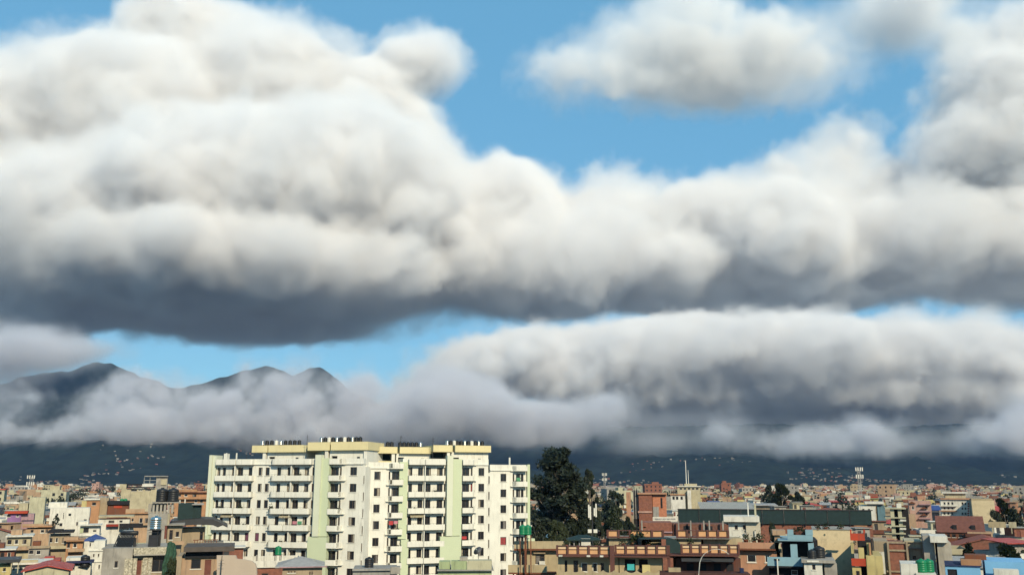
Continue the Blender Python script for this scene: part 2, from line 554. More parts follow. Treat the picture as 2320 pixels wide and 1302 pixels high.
def parapet_mesh(name, parent, w, d, h, t, z, mat, out=0., loc=(0, 0)):
    V, Fc, mi = boxes([(-out, w + out, -out, t - out, 0, h, 0), (-out, t - out, t - out, d + out - t, 0, h, 0), (w + out - t, w + out, t - out, d + out - t, 0, h, 0), (-out, w + out, d + out - t, d + out, 0, h, 0)])
    o = mesh_obj(name, V, Fc, mat, parent)
    o.location = (loc[0], loc[1], z)
    return o


def roof_mesh(name, parent, w, d, z, h, kind, mat, over=.4):
    """gable with its ridge along x ('gable'), along y ('gabley'), or a hip roof ('hip'), with a thickness"""
    a, b, c, e = -over, w + over, -over, d + over
    t = .14
    if kind == 'hip':
        k = min(w, d) / 2
        top = [(a, c, 0), (b, c, 0), (b, e, 0), (a, e, 0), (w / 2 - max(.01, (w - d) / 2), d / 2, h), (w / 2 + max(.01, (w - d) / 2), d / 2, h)]
        f = [(0, 1, 5, 4), (1, 2, 5), (2, 3, 4, 5), (3, 0, 4)]
    elif kind == 'gable':
        top = [(a, c, 0), (b, c, 0), (b, e, 0), (a, e, 0), (a, d / 2, h), (b, d / 2, h)]
        f = [(0, 1, 5, 4), (2, 3, 4, 5)]
    elif kind == 'gabley':
        top = [(a, c, 0), (b, c, 0), (b, e, 0), (a, e, 0), (w / 2, c, h), (w / 2, e, h)]
        f = [(0, 4, 5, 3), (1, 2, 5, 4)]
    else:
        top = [(a, c, 0), (b, c, 0), (b, e, h), (a, e, h)]
        f = [(0, 1, 2, 3)]
    n = len(top)
    V = [(x, y, z_ + t) for x, y, z_ in top] + [(x, y, z_) for x, y, z_ in top]
    Fc = f + [tuple(n + i for i in reversed(q)) for q in f]
    edges = {}
    for q in f:
        for i in range(len(q)):
            ed = (q[i], q[(i + 1) % len(q)])
            edges[ed] = 1
    for p, q in list(edges):
        if (q, p) not in edges: Fc.append((q, p, p + n, q + n))
    o = mesh_obj(name, V, Fc, mat, parent)
    o.location.z = z
    return o


def gable_wall(name, parent, w, z, h, y, mat):
    o = mesh_obj(name, [(0, y, z), (w, y, z), (w / 2, y, z + h), (0, y + .2, z), (w, y + .2, z), (w / 2, y + .2, z + h)], [(0, 1, 2), (5, 4, 3), (0, 2, 5, 3), (1, 4, 5, 2)], mat, parent)
    return o


# --- a house of the quarter, from its own numbers
rnd = random.Random(20)
CN = dict(white='white', cream='cream', pale='pale yellow', peach='peach', orange='orange', pink='pink', brick='bare brick', concrete='grey concrete', yellow='yellow',
          blue='blue', lime='pale green', tan='tan', mauve='mauve', salmon='salmon', grey='grey', skyblue='sky blue')


def city_house(x, y, w, d, fl, colour, rz, feat, rg=None, label=None, cat='house', top=None, group=None, seed=None, sth=2.95):
    """flat-roofed or pitched town house: walls with window openings, floor bands, parapet, stair head, balcony"""
    q = random.Random(seed if seed is not None else int(x * 31 + y * 17))
    H = fl * sth if top is None else top
    r = root('house', (x, y, 0), label, cat, group, rz)
    mat = BRICKM if colour == 'brick' else CONC if colour == 'concrete' else P(colour)
    trimc = 'trim' in feat and feat['trim'] or (colour if colour not in ('brick', 'concrete') else 'grey')
    trim = P(trimc)
    hf, hl, hr, W_ = [], [], [], []
    nsh = min(fl, 3 if y < 260 else 2)
    ww, wh = q.choice(((1.3, 1.5), (1.5, 1.45), (1.8, 1.5), (1.1, 1.6)))
    if feat.get('balcony'): ww, wh = 2.0, 1.6
    if not feat.get('blank'):
        for k in range(nsh):
            z = H - (k + 1) * sth + .95
            n = max(1, int(w / q.choice((2.6, 3.0, 3.4))))
            for i in range(n):
                if q.random() < .12: continue
                u = w * (i + .5) / n - ww / 2
                door = feat.get('balcony') and i == n // 2
                h = (u, u + (ww if not door else 1.), z if not door else z - .85, z + wh if not door else z + 1.2)
                hf.append(h)
                W_.append(('f', h, 'door' if door else q.choice(('p', 'p', 'pw', 'c0', 'c1w', 'c1', 'pw'))))
            for face, hh in (('l', hl), ('r', hr)):
                if y > 330 and q.random() < .5: continue
                n = max(1, int(d / 4.2))
                for i in range(n):
                    if q.random() < .45: continue
                    u = d * (i + .5) / n - ww / 2
                    h = (u, u + ww, z, z + wh)
                    hh.append(h)
                    W_.append((face, h, q.choice(('p', 'pw', 'c0'))))
    walls('wall', r, w, d, H, hf, hl, hr, mat, top=False)
    for face, h, kind in W_:
        window(r, h[0], h[2], h[1] - h[0], h[3] - h[2], face, w, d, kind, sill=kind != 'door', name='window' if kind != 'door' else 'balcony_door')
    for k in range(nsh):
        z = H - (k + 1) * sth
        if feat.get('balcony') and k < nsh:
            bx0, bx1 = (0, w) if feat['balcony'] == 'full' else (w * .1, w * .62)
            b = box('balcony', r, bx0, bx1, -1.15, -.002, z - .12, z + .06, trim)
            V, Fc, mi = boxes([(0, bx1 - bx0, -1.15, -1.05, 0, .9, 0), (0, .1, -1.05, -.01, 0, .9, 0), (bx1 - bx0 - .1, bx1 - bx0, -1.05, -.01, 0, .9, 0)])
            pb = mesh_obj('balcony_parapet', V, Fc, trim, r)
            pb.location = (bx0, 0, z + .062)
        elif feat.get('bands', True):
            box('floor_band', r, -.12, w + .12, -.12, d + .12, z - .14, z + .06, trim)
    rf = feat.get('roof', 'flat')
    if rf == 'flat':
        box('roof_slab', r, -.3, w + .3, -.3 - (.8 if feat.get('eave') else 0), d + .3, H, H + .16, trim)
        box('roof_floor', r, -.1, w + .1, -.1, d + .1, H + .162, H + .2, ROOFTOP)
        ph = feat.get('ph', .8)
        parapet_mesh('parapet', r, w, d, ph, .13, H + .164, P(feat.get('ptrim', trimc)), out=.2)
        if feat.get('stair', q.random() < .6):
            sw, sd = min(w * .45, 3.4), min(d * .5, 4.)
            sx = feat.get('sx', q.choice((.05, .5))) * w
            sy = d - sd - .4 if q.random() < .6 else d * .35
            s = walls('stair_head', r, sw, sd, 2.5, [(.5, 1.35, 0.02, 2.0)], [], [(.8, 1.6, 1., 1.9)], mat, loc=(sx, sy, H + .2))
            dr = box('door', s, .5, 1.35, .1, .14, .02, 2., q.choice((WOODD, DARKSH, WOODD)))
            box('roof', s, -.3, sw + .3, -.5, sd + .3, 2.502, 2.64, trim)
        if feat.get('posts', q.random() < .25):
            for i in range(3):
                box('column_stub', r, w * (.02 + .45 * i), w * (.02 + .45 * i) + .26, .3, .56, H + .2, H + .2 + q.uniform(1.0, 1.7), CONC)
        if q.random() < .5:
            for i in range(q.choice((2, 3, 4))):
                o = bpy.data.objects.new('roof_plant', POTLEAF)
                COL.objects.link(o)
                k = q.uniform(1.6, 3.)
                o.parent, o.scale = r, (k, k, k)
                o.location = (w * q.uniform(.08, .92), .3, H + .2 - .25 * k)
        if feat.get('shed'):
            s = box('roof_shed', r, w * .1, w * .6, d * .3, d * .75, H + .2, H + 2.3, mat)
            ro = roof_mesh('shed_roof', r, w * .6, d * .6, H + 2.31, .5, 'mono', feat['shed'], .3)
            ro.location.x, ro.location.y = w * .05, d * .22
    else:
        kind, rm, rh = rf
        roof_mesh('roof', r, w, d, H + .002, rh, kind, rm)
        if kind == 'gabley': gable_wall('gable', r, w, H, rh - .05, .02, mat)
    return r


# --- heroes read from the photograph: every part is a rectangle of photo pixels on the plane at depth Y
class Hero:
    def __init__(s, name, label, cat, Y, px=None, group=None):
        s.Y = Y
        s.r = root(name, (at(px, 1095, Y).x if px is not None else 0, Y, 0), label, cat, group)
        s.ox = s.r.location.x

    def X(s, px, py=1180, dy=0.): return at(px, py, s.Y + dy).x - s.ox

    def Z(s, py, dy=0.): return at(PW / 2, py, s.Y + dy).z

    def b(s, name, x0, x1, y0, y1, mat, d0=0., d1=6., parent=None):
        z0 = 0. if y1 is None else s.Z(y1, d0)
        yy = y0 if y1 is None else (y0 + y1) / 2
        return box(name, s.r, s.X(x0, yy, d0), s.X(x1, yy, d0), d0, d1, z0, s.Z(y0, d0), mat)

    def w(s, x0, x1, y0, y1, mat, wins=(), d0=0., d1=7., name='wall', reveal=.16):
        """a wall block with openings; wins: (px0, px1, py0, py1, kind)"""
        yy = y0 + 30
        xa, xb, zt = s.X(x0, yy, d0), s.X(x1, yy, d0), s.Z(y0, d0)
        zb = 0. if y1 is None else s.Z(y1, d0)
        hs = []
        for q in wins:
            ym = (q[2] + q[3]) / 2
            hs.append((s.X(q[0], ym, d0) - xa, s.X(q[1], ym, d0) - xa, max(.01, s.Z(q[3], d0) - zb), s.Z(q[2], d0) - zb))
        o = walls(name, s.r, xb - xa, d1 - d0, zt - zb, hs, [], [], mat, loc=(xa, d0, zb), reveal=reveal)
        for q, h in zip(wins, hs):
            k = q[4] if len(q) > 4 else 'p'
            ww, wh = h[1] - h[0], h[3] - h[2]
            if k == 'wood':
                box('door', s.r, xa + h[0], xa + h[1], d0 + .1, d0 + .14, zb + h[2], zb + h[3], WOODD)
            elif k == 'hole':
                box('opening', s.r, xa + h[0], xa + h[1], d0 + reveal - .03, d0 + reveal - .005, zb + h[2], zb + h[3], MATS['dark_plaster'])  # dark sheet stands in for the shade inside the hole
            else:
                window(s.r, xa + h[0], zb + h[2], ww, wh, 'f', 0, 0, k, sill=k != 'door', name='window', y=d0)
        return o


P('dark', False)  # near-black, also used as the shade inside openings and recesses
# ---------------------------------------------------------------- the apartment blocks
TW = M('tower_white_paint', (.68, .665, .60), rough=.8, spec=.2, var=.10, scale=.35, streak=.3)
TG = M('tower_green_paint', (.50, .555, .39), rough=.8, spec=.2, var=.06, scale=.35)
TP = M('tower_pale_green_paint', (.58, .60, .48), rough=.8, spec=.2, var=.05, scale=.35)
TY = M('tower_yellow_paint', (.64, .56, .33), rough=.8, spec=.2, var=.08, scale=.35, streak=.12)


def balcony_mesh(w, proj, rl, rr):
    """slab and solid parapet in plan, with rounded corners of radius rl (left) and rr (right)"""
    key = ('b', round(w, 2), proj, rl, rr)
    if key in WIN: return WIN[key]
    pts = [(0, 0)]
    for i in range(7):
        a = PI / 2 * i / 6
        pts.append((rl * (1 - math.cos(a)), -proj + rl * (1 - math.sin(a))))
    for i in range(7):
        a = PI / 2 * (6 - i) / 6
        pts.append((w - rr * (1 - math.cos(a)), -proj + rr * (1 - math.sin(a))))
    pts.append((w, 0))
    n = len(pts)
    V, Fc = [], []
    V += [(x, y, 0) for x, y in pts] + [(x, y, .16) for x, y in pts]
    Fc += [tuple(range(n))[::-1], tuple(range(n, 2 * n))]
    Fc += [(i, i + 1, n + i + 1, n + i) for i in range(n - 1)]
    c = Vector((w / 2, -proj * .3))
    k = len(V)
    t = .11
    for x, y in pts:
        xi = min(max(x, t), w - t)
        yi = min(0, max(y, -proj + t))
        V += [(x, y, .161), (x, y, .95), (xi, yi, .95), (xi, yi, .161)]
    for i in range(n - 1):
        a, b = k + 4 * i, k + 4 * (i + 1)
        Fc += [(a, b, b + 1, a + 1), (a + 1, b + 1, b + 2, a + 2), (a + 2, b + 2, b + 3, a + 3)]
    me = bpy.data.meshes.new('balcony')
    me.from_pydata(V, [], Fc)
    me.materials.append(TW)
    WIN[key] = me
    return me


def rail_mesh(w, proj):
    key = ('r', round(w, 2), proj)
    if key in WIN: return WIN[key]
    L = [(.1, w - .1, -proj + .04, -proj + .07, 1.13, 1.16, 0)]
    n = int(w / .5)
    for i in range(n + 1):
        x = .1 + (w - .24) * i / n
        L.append((x, x + .03, -proj + .045, -proj + .068, .95, 1.13, 0))
    V, Fc, mi = boxes(L)
    me = bpy.data.meshes.new('railing')
    me.from_pydata(V, [], Fc)
    me.materials.append(IRON)
    WIN[key] = me
    return me


def pot_plant(loc, label, s=1., group='potted plants on the tower balconies'):
    r = root('potted_plant', loc, label, 'plant', group)
    p = bpy.data.objects.new('pot', POT)
    COL.objects.link(p)
    p.parent, p.scale = r, (s, s, s)
    l = bpy.data.objects.new('foliage', POTLEAF)
    COL.objects.link(l)
    l.parent, l.scale, l.rotation_euler = r, (s, s, s), (0, 0, loc[0])
    return r


def leaf_cloud(name, n, fn, size, mat, seed=0):
    """many small leaf faces; fn(q) -> centre"""
    q = random.Random(seed)
    V, Fc = [], []
    for i in range(n):
        c = Vector(fn(q))
        a = Vector((q.gauss(0, 1), q.gauss(0, 1), q.gauss(0, 1))).normalized()
        b = a.cross(Vector((q.gauss(0, 1), q.gauss(0, 1), q.gauss(0, 1)))).normalized()
        s = size * q.uniform(.6, 1.4)
        k = len(V)
        V += [tuple(c - a * s), tuple(c + b * s * .55), tuple(c + a * s), tuple(c - b * s * .55)]
        Fc.append((k, k + 1, k + 2, k + 3))
    me = bpy.data.meshes.new(name)
    me.from_pydata(V, [], Fc)
    me.materials.append(mat)
    return me


LEAF = M('dark_foliage', (.019, .027, .016), rough=.6, spec=.25, var=.5, scale=.6)
LEAF2 = M('olive_foliage', (.03, .04, .018), rough=.6, spec=.25, var=.5, scale=.8)
BARK = M('pale_bark', (.22, .19, .16), rough=.9, var=.4, scale=2)
POT = lathe('pot', [(.12, 0), (.17, .3), (.19, .3), (.19, .34)], 8, M('clay_pot', (.28, .10, .06)))
POTLEAF = leaf_cloud('foliage', 90, lambda q: (q.gauss(0, .16), q.gauss(0, .16), .5 + q.gauss(0, .2)), .09, LEAF2, 3)
CLOTH = [M('cloth_' + k, v, rough=.95, var=.2, scale=3) for k, v in (('red', (.42, .05, .05)), ('white', (.62, .60, .56)), ('pink', (.5, .2, .24)), ('blue', (.08, .14, .3)), ('green', (.08, .26, .14)))]


def tower(label, pL, YL, pR, YR_, segs, zb_off=0.):
    A, B = at(pL, 1080, YL), at(pR, 1080, YR_)
    t = Vector((B.x - A.x, B.y - A.y, 0))
    Wd = t.length
    t.normalize()
    r = root('apartment_building', (A.x, A.y, 0), label, 'apartment block', 'white and green apartment blocks', math.atan2(t.y, t.x))
    nrm = Vector((t.y, -t.x, 0))

    def u(px, off=0.):
        """position along the facade plane (pushed out by off) seen at photo column px"""
        d = at(px, 1080, 100) - Vector((0, 0, CAMZ))
        o = Vector((A.x, A.y, 0)) + nrm * off
        k = o.dot(nrm) / Vector((d.x, d.y, 0)).dot(nrm)
        return (Vector((d.x, d.y, 0)) * k - o).dot(t)
    return r, u, Wd


def facade(r, u0, u1, z_top, zs0, doors, wins, depth, dz=0., nfl=9, seed=1, name='wall'):
    """one plane of the front: doors and windows repeat on every storey; ranges are in metres along the front"""
    q = random.Random(seed)
    holes, items = [], []
    for k in range(nfl):
        zs = zs0 - 2.9 * k + dz
        if zs < 0: break
        for a, b in doors:
            h = (a - u0, b - u0, zs + .18, zs + 2.42)
            holes.append(h)
            items.append((a, b, h[2], h[3], 'door'))
        for a, b in wins:
            h = (a - u0, b - u0, zs + .96, zs + 2.4)
            holes.append(h)
            items.append((a, b, h[2], h[3], 'w'))
    o = walls(name, r, u1 - u0, depth, z_top, holes, [], [], TW, loc=(u0, 0, 0), reveal=.3)
    for a, b, z0, z1, k in items:
        kind = 'door' if k == 'door' else q.choice(('p', 'p', 'c0', 'p', 'c1', 'c0', 'pw')) if q.random() > .04 else q.choice(('c2', 'c3'))
        f = bpy.data.objects.new('balcony_door' if k == 'door' else 'window', WFRAME(b - a, z1 - z0, k == 'door'))
        COL.objects.link(f)
        f.parent, f.location = r, (a, .1, z0)
        p = bpy.data.objects.new('pane', CUBE)
        COL.objects.link(p)
        p.parent, p.location, p.scale = f, (.03, .12, .03), (b - a - .06, .02, z1 - z0 - .06)
        link(p, GLASS)
        if kind[0] == 'c' or q.random() < .25:
            c = bpy.data.objects.new('curtain', CUBE)
            COL.objects.link(c)
            full = kind in ('c2', 'c3')
            wd = (b - a - .1) * (1 if full else q.uniform(.2, .55))
            c.parent, c.location, c.scale = f, (.05 if q.random() < .5 or full else b - a - .05 - wd, .085, .05), (wd, .012, z1 - z0 - .1)
            link(c, CURT[2] if kind == 'c2' else CURT[3] if kind == 'c3' else CURT[q.choice((0, 1, 1))])
        if k == 'w':
            s = bpy.data.objects.new('sill', CUBE)
            COL.objects.link(s)
            s.parent, s.location, s.scale = f, (-.12, -.22, -.1), (b - a + .24, .2, .09)
            link(s, TW)
    return o


def WFRAME(w, h, door):
    key = ('wf', round(w, 2), round(h, 2), door)
    if key in WIN: return WIN[key]
    t = .07
    L = [(0, t, 0, .09, 0, h, 0), (w - t, w, 0, .09, 0, h, 0), (t, w - t, 0, .09, 0, t, 0), (t, w - t, 0, .09, h - t, h, 0)]
    n = max(1, int(round(w / .6)))
    for i in range(1, n): L.append((w * i / n - .025, w * i / n + .025, .01, .075, t, h - t, 0))
    V, Fc, mi = boxes(L)
    me = bpy.data.meshes.new('window_frame')
    me.from_pydata(V, [], Fc)
    me.materials.append(FRAME)
    WIN[key] = me
    return me


def balconies(r, a, b, zs0, rl, rr, dz=0., nfl=9, proj=1.15, seed=0, part=None, skip=(), words=''):
    q = random.Random(seed)
    out = []
    for k in range(-1, nfl):
        zs = zs0 - 2.9 * k + dz
        if zs < 0: break
        o = bpy.data.objects.new('balcony' if k >= 0 else 'roof_balcony', balcony_mesh(b - a, proj, rl, rr))
        COL.objects.link(o)
        o.parent, o.location = r, (a, -.003, zs)
        if k >= 0 and k not in skip:
            g_ = bpy.data.objects.new('railing', rail_mesh(b - a, proj))
            COL.objects.link(g_)
            g_.parent = o
        if rr > .5 or rl > .5:
            x = (b - a) if rr > .5 else -.45
            e = box('ledge', o, x, x + .45, -.42, -.005, -.02, .12, TW)
    return out


ZS = 24.5
# --- left block
rA, uA, WA = tower('left white and green apartment block with two yellow roof crowns and rounded balconies', 475, 172, 822, 165, None)
S = lambda *p: [(uA(a), uA(b)) for a, b in p]
facade(rA, 0, uA(822), 27.4, ZS, S((492, 498.5), (504, 511), (538, 550), (627.5, 636), (665, 678), (750, 767)),
       S((525, 534), (562.5, 571), (585, 594), (601, 610), (651, 662), (690, 699.5), (707, 711.5), (769.5, 773.5), (793, 808)), 15, seed=3)
pr = lambda a, off: uA(a, off)
for a, b, rl, rr in ((490, 535, .1, .1), (536.5, 573, .1, .45), (613, 649, .9, .1), (649.6, 706, .1, .3), (747, 776, .1, .9)):
    balconies(rA, uA(a, .5), uA(b, .5), ZS, rl, rr)
for a in (535.6, 663.2):
    box('partition', rA, uA(a) - .1, uA(a) + .1, -.8, -.004, 0, 27.35, TW)
box('pilaster', rA, uA(472, .6), uA(482), -.7, 3, 0, 29.2, TP)
box('pilaster', rA, uA(482.5), uA(490), -.45, -.004, 14.9, 29.1, TP)
box('pilaster', rA, uA(464, .9), uA(488), -.9, 2.5, 0, 14.8, TG)
box('pilaster', rA, uA(714.5, 1), uA(727.5, 1), -1.35, -.004, 14.9, 29.1, TP)
box('pilaster', rA, uA(728, .7), uA(746.5, .7), -.95, -.006, 14.9, 28.5, TG)
box('pilaster', rA, uA(704, 1), uA(746.5, 1), -1.15, -.005, 0, 14.8, TG)
box('cornice', rA, -.1, uA(822) + .1, -.25, 15.2, 27.4, 27.58, TW)
parapet_mesh('parapet', rA, uA(822), 15, .85, .16, 27.582, TW, out=.1)
box('roof_floor', rA, .1, uA(822) - .1, .1, 14.9, 27.582, 27.6, ROOFTOP)
# stair strip with slit openings between the blocks
facade(rA, uA(822) + .01, uA(827.5), 27.0, ZS - 1.5, [], [(uA(822) + .12, uA(827.5) - .15)], 10, seed=5, name='stair_wall')


def crown(r, u, a, b, split, y0, zw, zb, zt, door=None):
    """roof house: white walls, open porch on the left, deep yellow band on top"""
    d = y0
    x0, x1, xs = u(a, -d), u(b, -d), u(split, -d)
    walls('penthouse', r, x1 - xs, 7, zb - zw, [(.35, 1.5, .05, 1.35)], [], [], TW, loc=(xs, d + .6, zw), reveal=.5)
    box('opening', r, xs + .35, xs + 1.5, d + 1., d + 1.05, zw + .05, zw + 1.35, MATS['dark_plaster'])  # near-black sheet painted for the unlit space behind
    box('small_window', r, x1 - (x1 - xs) * .28, x1 - (x1 - xs) * .28 + .55, d + .57, d + .598, zw + .7, zw + 1.2, GLASS)
    box('porch_wall', r, x0 + .3, xs - .6, d + .5, d + .7, zw, zw + .65, TY)
    box('porch_column', r, xs - .9, xs - .3, d + .4, d + 1., zw, zb, TW)
    box('porch_back', r, x0 + .35, xs - .02, d + 6.6, d + 7.4, zw, zb, P('blue'))
    V, Fc, mi = boxes([(0, xs - x0 + .1, .35, 8, 0, zt - zb, 0), (xs - x0 + .5, x1 - x0 + .3, 0, 8, 0, zt - zb, 0)])
    o = mesh_obj('crown_band', V, Fc, TY, r)
    o.location = (x0, d - .2, zb)
    return d


crown(rA, uA, 566, 690, 600, 3.0, 27.6, 29.75, 31.05)
crown(rA, uA, 693, 829, 742, 1.2, 27.6, 29.95, 31.45)
box('crown_wall', rA, uA(822, -1.2), uA(829.5, -1.2), 1.3, 9, 27.0, 29.94, TW)
for px in (502, 525):
    box('vent_pipe', rA, uA(px), uA(px) + .2, 1, 1.2, 27.8, 29.6, TW)
box('roof_hut', rA, uA(500), uA(507), .6, 1.6, 27.8, 29.5, TW)
# --- right block
rB, uB, WB = tower('right white and green apartment block with two yellow crowns and lower side wings', 827, 167, 1199, 177.5, None)
T = lambda *p: [(uB(a), uB(b)) for a, b in p]
facade(rB, uB(828), uB(912), 26.7, ZS, T((888, 903.5)), T((848, 862), (880.5, 884)), 14, dz=-.75, seed=7)
facade(rB, uB(912) + .01, uB(1106), 27.4, ZS, T((925.5, 934), (963, 976), (990, 1003), (1047, 1063)), T((947, 958), (1006, 1010), (1066.5, 1070.5), (1084, 1097)), 15, seed=8)
facade(rB, uB(1110), uB(1199), 26.4, ZS, T((1169, 1178.5), (1180, 1186)), T((1134, 1147), (1161.5, 1165)), 14, dz=-1.05, seed=9)
for a, b, rl, rr, dz in ((882, 913, .9, .1, -.75), (924.5, 961, .1, .1, 0), (961.6, 1008, .1, .1, 0), (1046.5, 1075, .1, .9, 0), (1163, 1193, .9, .1, -1.05)):
    balconies(rB, uB(a, .5), uB(b, .5), ZS, rl, rr, dz=dz)
box('partition', rB, uB(961) - .08, uB(961) + .08, -.8, -.004, 0, 27.35, TW)
box('pilaster', rB, uB(905, .6), uB(924, .6), -.55, -.004, 14.3, 27.9, TG)
box('pilaster', rB, uB(912, .9), uB(929, .9), -.95, -.005, 0, 14.2, TG)
box('pilaster', rB, uB(1012, 1), uB(1025.5, 1), -1.35, -.004, 14.7, 29.1, TP)
box('pilaster', rB, uB(1026, .7), uB(1045.5, .7), -.95, -.006, 14.7, 28.5, TG)
box('pilaster', rB, uB(999, 1), uB(1046, 1), -1.15, -.005, 0, 14.6, TG)
box('pilaster', rB, uB(1193.5, .3), uB(1199.5, .3), -.6, 3, 14.0, 27.6, TG)
box('pilaster', rB, uB(1194, .3), uB(1209, .3), -.8, 4, 0, 13.9, TG)
for a, b, z, d in ((828, 912, 26.7, 14), (912.5, 1106, 27.4, 15), (1110, 1199, 26.4, 14)):
    xa, xb = uB(a), uB(b)
    box('cornice', rB, xa, xb, -.22, d + .1, z, z + .18, TW)
    parapet_mesh('parapet', rB, xb - xa, d, .95, .16, z + .182, TW, out=.04, loc=(xa, 0))
    box('roof_floor', rB, xa + .2, xb - .2, .2, d - .2, z + .182, z + .2, ROOFTOP)
facade(rB, uB(1106) + .01, uB(1110) - .01, 26.0, ZS - 1.5, [], [(uB(1106) + .06, uB(1110) - .06)], 10, seed=6, name='stair_wall')
crown(rB, uB, 850, 976, 898, 3.4, 27.5, 29.55, 30.75)
crown(rB, uB, 981, 1108, 1024, 1.2, 27.5, 29.85, 31.1)
box('vent_pipe', rB, uB(1155), uB(1155) + .3, .5, .8, 26.4, 28.9, TW)


# --- tanks, masts and dishes standing on the crowns
def roof_row(r, u, a, b, off, z, cols, size, what):
    k = 0
    mw = r.matrix_basis if False else Matrix.Translation(r.location) @ Matrix.Rotation(r.rotation_euler.z, 4, 'Z')
    n = len(cols)
    for i, c in enumerate(cols):
        if c == '-': continue
        px = a + (b - a) * (i + .5) / n
        p = mw @ Vector((u(px, -off), off, z))
        nm = {'k': 'black', 'w': 'white', 's': 'steel'}[c]
        pos = ['first', 'second', 'third', 'fourth', 'fifth', 'sixth', 'seventh', 'eighth', 'ninth', 'tenth', 'eleventh'][i]
        tank(p, nm, f'{nm} water tank, {pos} from the left on {what}', size, .12, 'tanks on the apartment tower roofs')


roof_row(rA, uA, 575, 690, 5, 31.05, '-skkwskkkk-', .66, 'the left block\'s left crown')
roof_row(rA, uA, 720, 818, 4, 31.45, 'skwkskwkskk', .66, 'the left block\'s right crown')
roof_row(rB, uB, 862, 965, 5, 30.75, '-kk-kkkkks-', .66, 'the right block\'s left crown')
roof_row(rB, uB, 1008, 1096, 4, 31.1, 'skwkkskwksk', .66, 'the right block\'s right crown')


def mast(loc, h, label, rr_=.05, white=False):
    r = root('antenna_mast', loc, label, 'mast', 'thin masts on the roofs')
    o = bpy.data.objects.new('pole', POLEW if white else POLE)
    COL.objects.link(o)
    o.parent, o.scale = r, (rr_, rr_, h)
    for i, z in enumerate((.82, .9)):
        box('crossbar', r, -.35 + .1 * i, .35 - .1 * i, -.015, .015, h * z, h * z + .03, IRON)
    return r


POLE = lathe('pole', [(1, 0), (.7, 1)], 8, IRON)
POLEW = lathe('pole', [(1, 0), (.7, 1)], 8, WHITEP)


def on(r, u, px, off, z):
    return Matrix.Translation(r.location) @ Matrix.Rotation(r.rotation_euler.z, 4, 'Z') @ Vector((u(px, -off), off, z))


mast(on(rA, uA, 692, .9, 28.6), 4.2, 'thin mast between the two yellow crowns of the left block')
mast(on(rB, uB, 906, 5, 30.75), 2.2, 'short mast among the black tanks on the right block')
mast(on(rB, uB, 979.5, 1, 28.5), 4.0, 'thin mast between the two yellow crowns of the right block')
mast(on(rA, uA, 556, 2, 27.8), 1.6, 'small aerial on the left block left of its crowns')
# plants and washing on balconies
q = random.Random(8)
seen = set()
for r, u, cols, wd in ((rA, uA, ((493, 530), (540, 570), (616, 645), (666, 700), (750, 772)), 'left'), (rB, uB, ((886, 910), (926, 956), (965, 1003), (1048, 1070), (1166, 1190)), 'right')):
    for ci, (a, b) in enumerate(cols):
        for k in range(7):
            if q.random() < .45:
                px = q.uniform(a, b)
                dz = {0: -.75, 4: -1.05}.get(ci, 0) if wd == 'right' else 0
                lab = f'potted plant on the {wd} block, {["first", "second", "third", "fourth", "fifth"][ci]} balcony column, {["top", "second", "third", "fourth", "fifth", "sixth", "seventh"][k]} balcony down'
                pot_plant(on(r, u, px, -.6, ZS - 2.9 * k + .17 + dz), lab.replace('balcony column', 'column'), q.uniform(1.1, 1.7))


def laundry(r, u, px0, px1, k, mi, label, h=.8, dz=0.):
    p = on(r, u, px0, -1.0, ZS - 2.9 * k + .25 + dz)
    w_ = u(px1) - u(px0)
    o = root('laundry', p, label, 'laundry', None, r.rotation_euler.z)
    box('rope', o, -.2, w_ + .2, -.012, 0, .8 + .62, .8 + .635, IRON)
    n = max(1, int(w_ / .7))
    for i in range(n):
        c = box('cloth', o, w_ * i / n, w_ * (i + .86) / n, -.03, -.018, .8 + .62 - h * q.uniform(.6, 1), .8 + .615, CLOTH[(mi + i * 2) % 5])
    return o


laundry(rB, uB, 884, 905, 3, 0, 'red and white washing on the right block\'s left balcony column')
laundry(rA, uA, 668, 690, 3, 2, 'pink washing on a balcony left of the green strip, left block')
laundry(rB, uB, 1048, 1060, 4, 0, 'red washing on a balcony right of the wide green strip')
laundry(rB, uB, 1170, 1180, 0, 4, 'green cloth drying on the top right balcony of the right block', dz=-1.05)
for r, u, a, b, k, lab in ((rA, uA, 505, 533, 2, 'striped awning over a left balcony of the left block'), (rA, uA, 636, 661, 2, 'striped awning left of the green strip of the left block'), (rB, uB, 932, 962, 2, 'scalloped white awning left of the wide green strip')):
    p = on(r, u, a, -.9, ZS - 2.9 * k - .75)
    o = root('awning', p, lab, 'awning', None, r.rotation_euler.z)
    w_ = u(b) - u(a)
    V = [(0, 0, .3), (w_, 0, .3), (w_, .86, .7), (0, .86, .7), (0, 0, .26), (w_, 0, .26), (w_, .86, .66), (0, .86, .66)]
    mesh_obj('canopy', V, [(0, 1, 2, 3), (7, 6, 5, 4), (0, 4, 5, 1), (1, 5, 6, 2), (3, 2, 6, 7), (0, 3, 7, 4)], P('cream'), o)
    for i in range(int(w_ / .35)):
        box('flap', o, i * .35 + .02, i * .35 + .33, -.012, 0, .06, .255, P('cream') if i % 2 else P('tan'))
# ---------------------------------------------------------------- houses of the foreground, read from the photograph
FOOT = []                                    # footprints taken: (x0, x1, y0, y1)


def foot(h, x0, x1, d=8.):
    a, b = at(x0, 1180, h.Y).x, at(x1, 1180, h.Y).x
    FOOT.append((a, b, h.Y, h.Y + d))
    h.r.rotation_euler.z = -.9 * math.atan2(h.ox, h.Y)      # streets here run square to the view from the hill
    return h


PL = P
